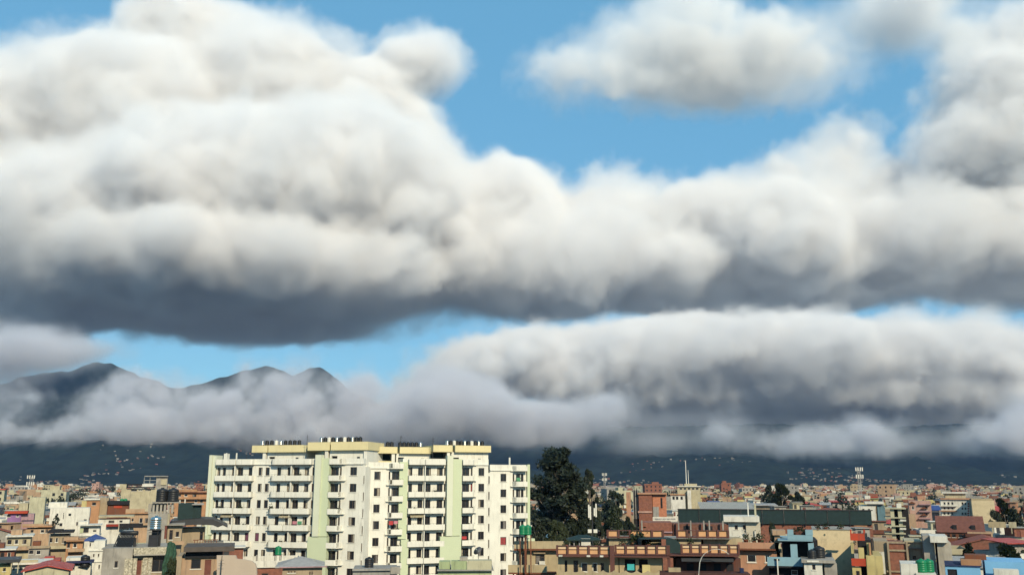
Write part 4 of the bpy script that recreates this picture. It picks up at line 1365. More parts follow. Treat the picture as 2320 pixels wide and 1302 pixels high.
# shade canopy with posts, and the arched lamp pole
s = root('shade_pavilion', (at(1395 / 1 - 85, 1240, 128).x, 128, 0), 'dark rooftop shade canopy with white cabinet behind the orange panel parapet', 'pavilion')
x_ = s.location.x
za, zb = at(1310, 1215, 128).z, at(1310, 1245, 128).z
o = roof_mesh('canopy', s, 4.2, 3, za - .5, .55, 'hip', GREENSH, .2)
o.location.x = at(1288, 1215, 128).x - x_
for px_ in (1290, 1300, 1312, 1330):
    box('post', s, at(px_, 1230, 128).x - x_, at(px_, 1230, 128).x - x_ + .12, .3, .42, 0, za - .5, SHEET)
box('cabinet', s, at(1317, 1230, 128).x - x_, at(1338, 1230, 128).x - x_, .1, 1, 0, at(1310, 1219, 128).z, PL('white'))
a_ = root('arched_pole', (at(1590, 1290, 112).x, 112, 0), 'thin white arched pole on the terraced building', 'pole')
V, Fc = [], []
pp = [at(1583 + 0, 1300, 112)] + [at(1590 - 6 * math.cos(i / 12 * PI) + 33 * (1 - math.cos(i / 12 * PI)), 1290 - 47 * math.sin(i / 12 * PI) ** .8, 112) for i in range(0, 10)]
for i, p in enumerate(pp):
    p = p - a_.location
    V += [(p.x - .05, p.y, p.z), (p.x, p.y - .05, p.z), (p.x + .05, p.y, p.z + .03), (p.x, p.y + .05, p.z)]
for i in range(len(pp) - 1):
    for j in range(4): Fc.append((4 * i + j, 4 * i + (j + 1) % 4, 4 * i + 4 + (j + 1) % 4, 4 * i + 4 + j))
mesh_obj('tube', V, Fc, PL('white'), a_)
box('foot', a_, pp[0].x - a_.location.x - .05, pp[0].x - a_.location.x + .05, -.05, .05, 0, pp[0].z + .05, PL('white'))

# --- brick building, green shed hall, white hut, salmon, blue, stained wall, red-yellow, narrow ones
h = foot(Hero('brick_building', 'red brick building with a tall slab wall, right of the big tree', 'building', 265, 1470), 1415, 1520, 14)
h.b('slab_wall', 1420, 1430, 1114, None, PL('salmon'), -1, 4)
h.b('pipe_shaft', 1433, 1446, 1110, None, PL('dark'), 1, 4)
for i in range(5): h.b('pipe', 1434 + i * 2.6, 1435.4 + i * 2.6, 1104 + (i * 7) % 5, 1175, IRON if i % 2 else SHEET, .6, .8)
h.b('wall', 1447, 1477, 1119, None, BRICKM, 0, 12)
h.b('wall', 1477.3, 1508, 1119, None, M('sunlit_brick', (.42, .17, .10), rough=.9, var=.3, scale=2, dirt=.25), .6, 12)  # right face lighter: sunlight on it is put into the brick colour
h.b('roof_slab', 1445, 1511, 1116, 1119, PL('salmon'), -.5, 12)
h.b('floor_band', 1446, 1478, 1157, 1161, PL('pink'), -.3, 1)
h.b('plaster_patch', 1479, 1492, 1147, 1170, PL('grey'), .5, .598)
h.b('slit', 1496, 1500, 1127, 1150, PL('dark'), .5, .598)
# banner with lettering too small to read in the photograph
b_ = root('banner', (at(1508, 1178, 262).x, 262, 0), 'long white banner with a line of small dark lettering below the brick building', 'banner')
x_ = b_.location.x
za, zb = at(1508, 1170, 262).z, at(1508, 1180.5, 262).z
box('sheet', b_, at(1479, 1175, 262).x - x_, at(1538, 1175, 262).x - x_, 0, .08, zb, za, PL('white', False))
q = random.Random(4)
px_ = 1481.
while px_ < 1530:
    w_ = q.uniform(.7, 1.8)
    box('letter', b_, at(px_, 1175, 262).x - x_, at(px_ + w_, 1175, 262).x - x_, -.02, -.003, at(0, 1176.2 + q.uniform(-.3, 1), 262).z, at(0, 1173.4, 262).z, M('letter_ink', (.10, .10, .14)))
    px_ += w_ + q.choice((.5, .5, .6, 1.6))
box('post', b_, at(1480, 1175, 262).x - x_, at(1481, 1175, 262).x - x_, .1, .2, 0, za, IRON)
box('post', b_, at(1536, 1175, 262).x - x_, at(1537, 1175, 262).x - x_, .1, .2, 0, za, IRON)
h = foot(Hero('brick_house', 'dark brown brick house with exposed columns behind the orange parapets', 'house', 185, 1480), 1445, 1645, 14)
h.b('wall', 1450, 1520, 1183, None, BRICKM, 1, 10)
h.b('wall', 1520.5, 1640, 1186, None, M('dark_brick', (.16, .07, .05), rough=.95, var=.4, scale=2, dirt=.5), 2, 10)
h.b('floor_band', 1448, 1522, 1203, 1206, PL('mauve'), .6, 2)
for x_ in (1452, 1534, 1561, 1590, 1602, 1632): h.b('column', x_, x_ + 3, 1178, None, CONC, .5, 1)
for x_ in (1545, 1595): h.b('opening', x_, x_ + 14, 1190, 1206, PL('dark'), 1.9, 1.99)  # dark panels on the brick, painted as shaded openings
h = foot(Hero('green_shed', 'long dark green netted hall with a pale corrugated roof behind, right', 'shed', 232, 1750), 1535, 1965, 16)
h.b('frame_wall', 1540, 1962, 1186, None, BRICKM, .5, 12)
x_ = 1540
while x_ < 1960:
    b = min(x_ + 47, 1962)
    h.b('net_panel', x_ + .6, b - .6, 1155, 1186, GREENSH, 0, .3)
    h.b('mullion', x_ - .6, x_ + .6, 1153.5, 1190, IRON, -.1, .4)
    x_ += 47
h.b('top_rail', 1538, 1964, 1153, 1155, IRON, -.15, .5)
V, Fc = [], []
xa, xb = h.X(1570, 1150, 10), h.X(1692, 1150, 10)
n = 60
for i in range(n + 1):
    x_ = xa + (xb - xa) * i / n
    k_ = .1 * (i % 2)
    V += [(x_, 4, h.Z(1153, 4) + k_), (x_ - 1.5, 22, h.Z(1137, 22) + k_)]
for i in range(n): Fc.append((2 * i, 2 * i + 2, 2 * i + 3, 2 * i + 1))
o = mesh_obj('corrugated_roof', V, Fc, M('pale_corrugated_sheet', (.36, .34, .30), rough=.6, var=.25, scale=1, streak=.4), h.r)
o.modifiers.new('thickness', 'SOLIDIFY').thickness = .04
h = foot(Hero('house', 'white and beige rooftop hut with a flat slab and two dark windows, right of centre', 'house', 146, 1680), 1645, 1725, 8)
h.w(1653, 1690, 1184, None, PL('white'), [(1665, 1672, 1189, 1199, 'p'), (1683, 1689.4, 1189, 1199, 'p')], 0, 6)
h.b('side_wall', 1690.3, 1722, 1182, None, M('beige_cement', (.46, .42, .34), var=.12, scale=.6, streak=.2), -.3, 6)
h.b('slab', 1644, 1723, 1169, 1181.6, PL('white'), -1.1, 6.5)
h.b('terrace_wall', 1628, 1700, 1214, None, PL('white'), -1.6, -1.2)
h.b('door_panel', 1689, 1694, 1205, 1228, PL('grey'), -.5, -.31)
h.b('mast', 1690, 1692.5, 1138, 1169, PL('white'), 1, 1.3)
h.b('mast', 1705, 1709, 1140, 1169, PL('pale'), 1, 1.4)
h.b('pipe', 1711, 1714, 1200, 1228, PL('white'), -.6, -.45)
h = foot(Hero('house', 'salmon pink house with white windows left of the blue-grey house', 'house', 121, 1715), 1672, 1765, 9)
h.w(1680, 1760, 1248, None, PL('salmon'), [(1694, 1714, 1257, 1273, 'pw'), (1733, 1744, 1257, 1273, 'pw')], 0, 8)
h.b('parapet', 1677, 1758, 1228, 1242, PL('salmon'), -.9, -.7)
h.b('roof_slab', 1676, 1760, 1242.4, 1246, PL('rust'), -.9, 8)
h.b('upper_wall', 1745, 1773, 1200, 1211, PL('peach'), 1, 4)
h.b('upper_column', 1748, 1760, 1212, 1228, PL('peach'), 1.4, 3)
h = foot(Hero('house', 'steel blue house with a notched parapet and deep dark verandas', 'house', 118, 1800), 1745, 1845, 10)
BL = M('steel_blue_paint', (.20, .33, .40), rough=.8, var=.1, scale=.5, streak=.12)
h.b('back_wall', 1766, 1842, 1222, None, PL('dark'), 1.6, 9)  # back and lower walls near-black: veranda shade put into their colour
for a, b, c, d in ((1787, 1800, 1199, 1211), (1826, 1842, 1199, 1211)): h.b('parapet', a, b, c, d, BL, -.4, .2)
h.b('parapet', 1787, 1842, 1211.3, 1222, BL, -.4, .2)
h.b('planter', 1801, 1825, 1203, 1211, PL('brown'), .3, .9)
h.b('roof_slab', 1766, 1842, 1222.4, 1225, BL, -.4, 9)
h.b('column', 1792, 1807, 1232, 1262, BL, 0, 1.5)
h.b('side_wall', 1831, 1843, 1229, 1252, BL, -.1, 8)
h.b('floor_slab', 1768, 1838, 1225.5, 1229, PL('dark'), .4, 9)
h.b('balcony', 1745, 1822, 1262, 1282, BL, -.8, -.5)
h.b('balcony_slab', 1745, 1830, 1282.4, 1286, PL('dark'), -.8, 8)
h.b('ornament', 1760, 1772, 1266, 1270, PL('dark'), -.84, -.8)
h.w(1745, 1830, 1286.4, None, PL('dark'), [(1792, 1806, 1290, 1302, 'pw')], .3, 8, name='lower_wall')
h.b('white_post', 1769, 1771.6, 1266, 1310, PL('white'), -1.2, -1.0)
h = foot(Hero('house', 'tall blank cream wall streaked with black mould, right foreground', 'house', 126, 1890), 1843, 1935, 11)
h.b('wall', 1843, 1929, 1199.5, None, STAIN, 0, 10)
h.b('patch', 1868, 1887, 1252, 1266, PL('grey'), -.02, -.002)
h.b('wall_cap', 1843, 1930, 1198.6, 1199.4, CONC, -.1, 10)
h = foot(Hero('house', 'small white hut with a slit window before the stained cream wall', 'house', 114, 1845), 1822, 1900, 6)
h.w(1825, 1864, 1275, None, PL('white'), [(1841, 1848, 1278, 1290, 'p')], 0, 5)
h.b('slab', 1820, 1893, 1268, 1274.6, CONC, -.4, 5)
h.b('stained_wall', 1865, 1892, 1275, None, CONC, .3, 5)
h.b('slab_edge', 1832, 1858, 1269, 1273, PL('white'), -.46, -.41)
tank((at(1840, 1262, 116).x, 116, at(1840, 1268, 116).z), 'black', 'black tank on the small white hut before the stained wall', .95, 0)
tank((at(1857, 1262, 117).x, 117, at(1857, 1268, 117).z), 'black', 'grey-sheeted black tank right of another on the small white hut', 1.25, 0)
h = foot(Hero('house', 'yellow and red house with bright red balcony fronts', 'house', 120, 1960), 1930, 2003, 10)
RD, YE = PL('red', False), PL('yellow')
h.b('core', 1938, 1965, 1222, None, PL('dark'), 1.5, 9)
h.b('balcony_front', 1932, 1963, 1208, 1224, RD, -.5, -.3)
h.b('balcony_side', 1932, 1934, 1208, 1224, RD, -.3, 2)
h.b('post', 1931, 1934, 1199, 1207.6, RD, -.4, 0)
h.b('post', 1959, 1963, 1199, 1207.6, RD, -.4, 0)
h.b('edge_wall', 1932, 1938, 1230, 1254, YE, -.2, 1)
h.b('oval_panel', 1949, 1961, 1240, 1265, YE, -.35, -.2)
h.b('column', 1963.6, 1972, 1229, 1257, YE, .2, 1)
h.b('column', 1970.6, 1974, 1229, 1257, PL('orange'), -.2, .1)
h.b('balcony_front', 1935, 1966, 1265, 1282, RD, -.5, -.3)
h.b('yellow_block', 1966.4, 2001, 1258, None, YE, -.6, 9)
h.w(1937, 1956, 1286, None, YE, [(1943, 1951, 1293, 1306, 'p')], -.2, 1.4, name='bay')
h.b('crown_frame', 1934, 1962, 1190, 1192, PL('orange'), .5, .8)
h = foot(Hero('house', 'narrow house with brown brick infill and beige edges, right', 'house', 128, 2025), 1978, 2058, 10)
h.b('side_wall', 1981, 2011, 1226, None, PL('tan'), .4, 9)
h.b('wall', 2012, 2054, 1231, None, BRICKM, .2, 9)
for y_ in (1226, 1244, 1292): h.b('floor_band', 2011.4, 2055, y_, y_ + 4, PL('tan'), 0, .18)
for x_ in (2011.4, 2051): h.b('column', x_, x_ + 4, 1226, None, PL('tan'), -.1, .19)
h.b('plant_frame', 2000, 2010, 1250, 1300, PL('white'), -.4, -.2)
h = foot(Hero('house', 'slim cream tower house with one small window, right', 'house', 132, 2075), 2056, 2096, 9)
h.w(2055, 2092, 1228, None, PL('cream'), [(2070, 2077, 1259, 1267, 'p')], 0, 8)
h.b('ledge', 2057, 2090, 1240, 1242, CONC, -.35, 0)
h.b('cap', 2054, 2090, 1225, 1228, PL('cream'), -.3, 8)
h = foot(Hero('stair_tower', 'bare grey concrete stair tower with a white slab on top, right', 'stair tower', 127, 2125), 2095, 2158, 9)
h.b('wall', 2087, 2110, 1213, None, CONC, 1, 8)
h.b('shaft', 2110.3, 2124, 1214, None, M('dark_streaked_concrete', (.12, .115, .10), rough=.95, var=.4, scale=.7, streak=.4), 2.2, 8)  # set-back shaft has a darker concrete base colour
h.b('wall', 2124, 2153, 1229, None, M('pale_concrete', (.40, .36, .30), rough=.95, var=.22, scale=.6, streak=.4), 0, 8)
h.b('top_slab', 2115, 2151, 1214, 1228.6, PL('white'), -.7, 6)
h = foot(Hero('house', 'low white wall block with two big green tanks, right foreground', 'house', 112, 2075), 2042, 2120, 6)
h.b('wall', 2044, 2079, 1277, None, PL('white', False), 0, 5)
h.b('terrace', 2079.5, 2122, 1298, None, PL('white'), -.4, 5)
for i, (px_, w_) in enumerate(((2089, 'left darker'), (2107, 'right brighter'))):
    tank((at(px_, 1298, 113).x, 113 + i * .2, at(px_, 1298, 111.6).z), 'green', f'{w_} one of two big green tanks beside the low white wall block', 1.12, .02)
h = foot(Hero('house', 'sky blue house with a stepped wall at the bottom right', 'house', 115, 2240), 2152, 2325, 9)
SB = M('sky_blue_paint', (.17, .38, .60), rough=.8, var=.08, scale=.5, streak=.08)
h.w(2155, 2228, 1285, None, SB, [(2158, 2178, 1292, 1310, 'hole')], 0, 8)
h.b('wall', 2228.4, 2312, 1271, None, SB, .6, 8)
h.b('wall_cap', 2153, 2229, 1283.6, 1285, PL('navy'), -.15, 8)
h.b('hut', 2270, 2320, 1289, None, PL('white'), -2, -.2)
h.b('orange_block', 2177, 2219, 1269, 1283, PL('orange'), 1, 4)
h.b('brown_block', 2172, 2216, 1257, 1268.6, PL('rust'), 2.5, 5)
h = foot(Hero('house', 'long brown-roofed house with two dark dormers, right', 'house', 205, 2180), 2125, 2230, 12)
h.w(2130, 2198, 1207, None, PL('rust'), [(2150, 2156, 1209, 1217, 'p'), (2160, 2168, 1209, 1217, 'p'), (2174, 2182, 1209, 1217, 'p')], 0, 9)
xa, xb = h.X(2129), h.X(2223)
o = roof_mesh('roof', h.r, xb - xa, 9, h.Z(1206), h.Z(1187) - h.Z(1206) + 1.5, 'gable', M('brown_tile_roof', (.15, .06, .045), var=.25, scale=1.5), .3)
o.location.x = xa
for x_ in (2160, 2198): h.b('dormer', x_, x_ + 8, 1189, 1200, PL('dark'), .4, 3)
h.b('annex', 2196, 2247, 1204, None, PL('peach'), -1, 6)
h.b('annex_roof', 2196, 2248, 1208, 1215, PL('brown'), -1.8, -1.01)
h.b('billboard', 2220, 2255, 1180, 1193, PL('sand'), 3, 3.3)
h.b('billboard', 2261, 2276, 1180, 1193, PL('cream'), 3, 3.3)
h.b('billboard_post', 2228, 2231, 1193, 1206, PL('cream'), 3, 3.2)
h.b('billboard_post', 2266, 2268, 1193, 1206, PL('cream'), 3, 3.2)
h = foot(Hero('hotel', 'white five-storey hotel with a vertical sign and red floor bands, right', 'hotel', 300, 2168), 2134, 2204, 12)
ws = []
for k in range(4):
    y_ = 1137 + k * 11.5
    for x_ in (2141, 2149, 2157, 2178, 2184): ws.append((x_, x_ + 4, y_, y_ + 5.5, ('p', 'pw', 'c0')[k % 3]))
h.w(2137, 2200, 1130, None, PL('white'), ws, 0, 10)
for k in range(4): h.b('floor_band', 2135, 2172, 1144.5 + k * 11.5, 1146.5 + k * 11.5, PL('salmon' if k == 1 else 'white'), -1.0, 0)
h.b('roof_band', 2136, 2201, 1128, 1131, PL('salmon'), -.6, 10)
h.b('upper_storey', 2138, 2180, 1117, 1128, PL('cream'), 2, 9)
h.b('upper_slab', 2134, 2186, 1114, 1117, PL('white'), 1.2, 9)
sg = h.b('sign_board', 2190.5, 2196.5, 1136, 1178, PL('white', False), -.5, -.35)
for k in range(7):
    h.b('sign_letter', 2191.8 + .4 * (k % 2), 2195.2, 1138.5 + k * 5.4, 1141.8 + k * 5.4, PL('redroof', False), -.54, -.505)
h = foot(Hero('house', 'blank tan windowless house right of the white hotel', 'house', 290, 2228), 2202, 2256, 12)
h.b('wall', 2204, 2250, 1133, None, STAIN, 0, 10)
h.b('parapet', 2203, 2246, 1129, 1132.8, PL('sand'), .3, 9)
h = foot(Hero('house', 'pink and white ornate house with red gables, right', 'house', 262, 2090), 2055, 2112, 10)
ws = [(2068, 2073, 1146, 1154, 'pw'), (2094, 2101, 1146, 1154, 'pw'), (2094, 2101, 1161, 1168, 'p'), (2094, 2101, 1176, 1183, 'p')]
h.w(2064, 2110, 1134, None, PL('pink'), ws, 0, 9)
h.b('side_wall', 2057, 2085, 1164, None, PL('peach'), -3, -.2)
for y_ in (1141, 1157, 1173): h.b('floor_band', 2085.4, 2110.4, y_, y_ + 2.2, PL('mauve'), -.8, 0)
for x_, y_ in ((2066, 1140), (2091, 1152), (2091, 1167)):
    a_, b_ = h.X(x_ - 3, y_, -.5), h.X(x_ + 12, y_, -.5)
    mesh_obj('gable_trim', [(a_, -.6, h.Z(y_)), (b_, -.6, h.Z(y_)), ((a_ + b_) / 2, -.6, h.Z(y_ - 5)), (a_, -.1, h.Z(y_)), (b_, -.1, h.Z(y_)), ((a_ + b_) / 2, -.1, h.Z(y_ - 5))], [(0, 1, 2), (0, 2, 5, 3), (1, 4, 5, 2), (0, 3, 4, 1)], PL('rust'), h.r)
h = foot(Hero('house', 'white framed house with tall open galleries, right of the blue-white house', 'house', 200, 2035), 2010, 2058, 9)
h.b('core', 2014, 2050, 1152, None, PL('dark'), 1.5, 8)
for x_ in (2018, 2034): h.b('column', x_, x_ + 8, 1151, None, PL('pale'), 0, 1.2)
for y_ in (1150, 1171, 1190, 1207): h.b('slab', 2010, 2054, y_, y_ + 2.6, PL('pale'), -.6, 7)
h.b('roof_stub', 2030, 2040, 1140, 1150, PL('white'), .5, 3)
for y_ in (1176, 1195): h.b('rail', 2042.4, 2055, y_, y_ + 4, PL('white'), -.7, -.5)
h = foot(Hero('house', 'white and pale blue house with stepped roof blocks, right', 'house', 270, 1975), 1930, 2003, 10)
h.w(1950, 1985, 1146, None, PL('white'), [(1955, 1960, 1152, 1157, 'p'), (1967, 1972, 1152, 1157, 'p')], 0, 8)
h.b('grey_wall', 1985.3, 2001, 1144, None, PL('blue'), .5, 8)
h.b('roof_slab', 1962, 2002, 1136, 1141, PL('white'), -.5, 8)
h.b('upper_wall', 1966, 1998, 1141.4, 1145.6, PL('grey'), .5, 7)
h.b('step', 1950, 1964, 1143, 1146, PL('white'), 1, 6)
h = foot(Hero('building', 'white stepped building with tall masts on the skyline', 'building', 380, 1557), 1522, 1592, 14)
h.w(1536, 1587, 1102, None, PL('cream'), [(1540 + 9 * i, 1546 + 9 * i, 1104.5, 1108.5, 'p') for i in range(5)], 0, 12)
h.b('roof_slab', 1535, 1588, 1100, 1102, PL('white'), -.6, 12)
h.b('upper_storey', 1548, 1576, 1095, 1100, PL('cream'), 3, 9)
h.b('lower_storey', 1524, 1556, 1121, None, PL('white'), -4, -.1)
h.b('lower_roof', 1523, 1557, 1118.6, 1121, PL('orange'), -4.5, -.1)
for x_ in (1528, 1536, 1546): h.b('window', x_, x_ + 5, 1124, 1131, GLASS, -4.06, -4.0)
h.b('pillar', 1560, 1568, 1110, None, PL('white'), -3, -.2)
zt = h.Z(1095, 3)
mast((at(1555, 1095, 385).x, 385, zt), at(1555, 1043, 385).z - zt, 'tallest white mast on the stepped skyline building', .2, True)
mast((at(1560, 1095, 386).x, 386, zt), at(1560, 1064, 386).z - zt, 'shorter mast beside the tallest one on the skyline building', .13, True)


def lattice_mast(px, py0, py1, Y, label, w=1.2):
    """telecom mast: four legs, bracing, white panel antennas"""
    p = at(px, py1, Y)
    r = root('telecom_mast', (p.x, Y, 0 if p.z < 60 else 0), label, 'telecom mast', 'telecom masts on the skyline')
    ht = at(px, py0, Y).z
    zb = max(0., at(px, py1, Y).z)
    for i, (a, b) in enumerate(((-1, -1), (1, -1), (1, 1), (-1, 1))):
        box('leg', r, a * w / 2 - .1, a * w / 2 + .1, b * w / 2 - .1, b * w / 2 + .1, 0, ht - 1, SHEET)
    n_ = int((ht - zb) / 2.2)
    for i in range(n_):
        z_ = zb + (ht - zb) * i / n_
        o = box('brace', r, -w / 2, w / 2, -w / 2 - .08, -w / 2, z_, z_ + .2, SHEET)
        o.rotation_euler = (0, R(28 if i % 2 else -28), 0)
    for lev in (0, 3.6):
        for x_ in (-1.5, -.5, .6, 1.5):
            box('antenna', r, x_ * w - .22 * w, x_ * w + .22 * w, -w * .9, -w * .7, ht - 2.2 - lev * 1.2, ht - lev * 1.2, WHITEP)
    return r


lattice_mast(68, 1076, 1120, 620, 'telecom mast with white panel antennas on the far left skyline', 1.5)
lattice_mast(1948, 1058, 1102, 560, 'telecom mast with white panel antennas on the right skyline', 1.3)
lattice_mast(1370, 1071, 1110, 800, 'slim distant telecom mast right of the big tree', 1.2)
p = root('telecom_mast', (at(1343, 1240, 150).x, 150, 0), 'near rooftop telecom pole with long white panel antennas before the big tree', 'telecom mast')
zt, zb = at(1343, 1130, 150).z, at(1343, 1240, 150).z
o = bpy.data.objects.new('pole', POLE)
COL.objects.link(o)
o.parent, o.scale = p, (.14, .14, zt)
for x_, a, b in ((-.55, 1142, 1172), (-.3, 1146, 1176), (.62, 1140, 1170), (.35, 1150, 1168)):
    box('antenna', p, x_ - .11, x_ + .11, -.3, -.14, at(0, b, 150).z, at(0, a, 150).z, WHITEP)
for x_ in (-.45, .45):
    box('radio_box', p, x_ - .3, x_ + .3, -.35, -.1, at(0, 1206, 150).z, at(0, 1198, 150).z, WHITEP)
box('crossbar', p, -.8, .8, -.1, .06, at(0, 1207, 150).z, at(0, 1205.5, 150).z, IRON)
box('crossbar', p, -.7, .7, -.1, .06, at(0, 1150, 150).z, at(0, 1149, 150).z, IRON)

# plants on the near terraces
for i, (px_, py_, Y_, k_) in enumerate(((1437, 1239, 121.5, 2.6), (1447, 1239, 121.5, 3.2), (1456, 1239, 121.5, 2.4), (1283, 1237, 118.5, 1.5), (1350, 1237, 118.5, 1.3), (1412, 1235, 118.5, 1.6), (1470, 1235, 118.5, 1.4), (1563, 1232, 118.5, 1.5),
                                        (1690, 1227, 123, 1.8), (1708, 1227, 123, 1.3), (1722, 1227, 123, 2.0), (1806, 1210, 118.6, 1.6), (1814, 1210, 118.6, 1.9), (1821, 1210, 118.6, 1.4), (1853, 1198, 127, 1.2), (1871, 1198, 127, 1.6), (1905, 1198, 127, 1.4))):
    w_ = ['first', 'second', 'third', 'fourth', 'fifth', 'sixth', 'seventh', 'eighth', 'ninth', 'tenth', 'eleventh', 'twelfth', 'thirteenth', 'fourteenth', 'fifteenth', 'sixteenth', 'seventeenth']
    where, j = (('upper terrace of the terraced building', i) if i < 3 else ('long lower parapet of the terraced building', i - 3) if i < 8 else ('roof of the salmon pink house', i - 8) if i < 11 else
                ('notched parapet of the steel blue house', i - 11) if i < 14 else ('top of the stained cream wall', i - 14))
    p = at(px_, py_, Y_)
    pot_plant((p.x, p.y, p.z - .3), f'leafy potted plant, {w_[j]} from the left on the {where}', k_, 'potted plants on near roofs')
# ---------------------------------------------------------------- trees
def tube(V, Fc, pts, rad, n=6):
    k0 = len(V)
    for i, (p, r_) in enumerate(zip(pts, rad)):
        d = (pts[min(i + 1, len(pts) - 1)] - pts[max(i - 1, 0)]).normalized()
        a = d.orthogonal().normalized()
        b = d.cross(a)
        V.extend(tuple(p + (a * math.cos(2 * PI * j / n) + b * math.sin(2 * PI * j / n)) * r_) for j in range(n))
    for i in range(len(pts) - 1):
        for j in range(n):
            Fc.append((k0 + i * n + j, k0 + i * n + (j + 1) % n, k0 + (i + 1) * n + (j + 1) % n, k0 + (i + 1) * n + j))


def tree_meshes(h, r_, clear, seed, clumps, per, leaf, leafmat, trunk_r, cone=.5):
    """trunk with limbs that each carry a clump of small leaf faces; returns (trunk, crown) meshes"""
    q = random.Random(seed)
    V, Fc = [], []
    top = Vector((q.uniform(-.3, .3), q.uniform(-.3, .3), h * .93))
    sp = [Vector((0, 0, 0)), Vector((q.uniform(-.2, .2), q.uniform(-.2, .2), h * .3)), Vector((q.uniform(-.4, .4), 0, h * .6)), top]
    tube(V, Fc, sp, [trunk_r, trunk_r * .75, trunk_r * .45, .06], 8)
    LV, LF = [], []
    for c in range(clumps):
        t = clear + (1 - clear) * (c + q.random()) / clumps
        ang = q.uniform(0, 2 * PI)
        prof = math.sin(min(1., (1 - t) / (1 - clear) * 1.25 + .12) * PI * .5) ** .8 * (1 - cone * max(0, t - .75) * 2)
        rr = r_ * prof * math.sqrt(q.uniform(.15, 1.0))
        base = Vector((0, 0, h * max(clear * .6, t - .18)))
        c_ = Vector((math.cos(ang) * rr, math.sin(ang) * rr, h * t))
        if c % 2 == 0:
            mid = (base + c_) / 2 + Vector((0, 0, -.1 * rr))
            tube(V, Fc, [base, mid, c_], [trunk_r * .28, trunk_r * .18, .04], 5)
        cr = r_ * q.uniform(.16, .34)
        for i in range(per):
            d = Vector((q.gauss(0, 1), q.gauss(0, 1), q.gauss(0, 1))).normalized() * cr * q.random() ** .4
            d.z *= .75
            p = c_ + d
            a = Vector((q.gauss(0, 1), q.gauss(0, 1), q.gauss(0, 1) - .5)).normalized()
            b = a.orthogonal().normalized()
            s = leaf * q.uniform(.6, 1.4)
            k = len(LV)
            LV += [tuple(p - a * s), tuple(p + b * s * .5), tuple(p + a * s), tuple(p - b * s * .5)]
            LF.append((k, k + 1, k + 2, k + 3))
    tm, cm = bpy.data.meshes.new('trunk'), bpy.data.meshes.new('crown')
    tm.from_pydata(V, [], Fc)
    tm.materials.append(BARK)
    cm.from_pydata(LV, [], LF)
    cm.materials.append(leafmat)
    return tm, cm


def put_tree(meshes, loc, label, s=(1, 1, 1), rz=0., group='trees among the houses', name='tree'):
    r = root(name, loc, label, 'tree', group, rz)
    for nm, me in zip(('trunk', 'crown'), meshes):
        o = bpy.data.objects.new(nm, me)
        COL.objects.link(o)
        o.parent, o.scale = r, s
    return r


def px_tree(meshes, mh, mr, px, pytop, Y, wpx, label, z0=0., **kw):
    """a tree whose top shows at photo pixel px, pytop and whose crown is wpx pixels wide"""
    p = at(px, pytop, Y)
    sx = wpx / F * Y / 2 / mr
    return put_tree(meshes, (p.x, Y, z0), label, (sx, sx, (p.z - z0) / mh), px, **kw)


BIG = tree_meshes(32, 7.0, .15, 5, 130, 230, .42, LEAF, .75, .15)
MED = [tree_meshes(12, 4.0, .25, 11 + i, 26, 170, .34, (LEAF, LEAF2, LEAF)[i], .3, .5) for i in range(3)]
TALL = tree_meshes(20, 3.2, .2, 31, 40, 150, .34, LEAF, .35, .8)
px_tree(BIG, 33.2, 6.6, 1264, 1010, 232, 126, 'tall dark eucalyptus tree right of the apartment blocks', name='eucalyptus_tree')
px_tree(TALL, 19.5, 3.2, 1334, 1072, 240, 46, 'slimmer dark tree just right of the tall eucalyptus')
for i, (px, py, Y, w, lab) in enumerate((
    (1220, 1186, 185, 60, 'bushy dark tree at the foot of the tall eucalyptus, nearest the blocks'), (1262, 1192, 190, 70, 'bushy dark tree below the middle of the tall eucalyptus'),
    (1310, 1188, 195, 70, 'bushy dark tree below the slimmer tree right of the eucalyptus'), (1350, 1165, 210, 50, 'dark tree behind the near telecom pole'),
    (1390, 1158, 215, 60, 'dark tree left of the red brick building'), (1425, 1182, 205, 44, 'low dark tree at the foot of the brick slab wall'), (1395, 1120, 330, 60, 'round dark tree on the skyline left of the brick building'),
    (1770, 1103, 420, 60, 'broad dark tree on the skyline above the green hall'), (1808, 1121, 380, 44, 'dark tree right of the broad skyline tree'), (1742, 1106, 440, 40, 'dark tree left of the broad skyline tree'),
    (2272, 1140, 250, 56, 'dark tree right of the blank tan house'), (2300, 1160, 230, 60, 'dark tree near the right edge above the blue house'), (2255, 1165, 240, 40, 'low dark tree between the tan house and the billboards'),
    (37, 1123, 600, 26, 'round dark tree at the far left behind the purple house'), (150, 1119, 650, 32, 'round dark tree behind the long white house, left'), (128, 1168, 205, 14, 'small dark tree on the terrace of the long white house'),
    (2285, 1246, 150, 90, 'bushy dark tree behind the sky blue house'), (2190, 1242, 155, 60, 'bushy dark tree left of the sky blue house'), (1752, 1205, 128, 40, 'leafy green shrub between the white hut and the salmon house'),
    (395, 1284, 113, 70, 'dark leafy shrub below the green debris netting'))):
    z0 = 0.
    if px == 128: z0 = at(px, 1180, 205).z - 1.5
    px_tree(MED[i % 3], 11.6, 3.9, px, py, Y, w, lab, z0)

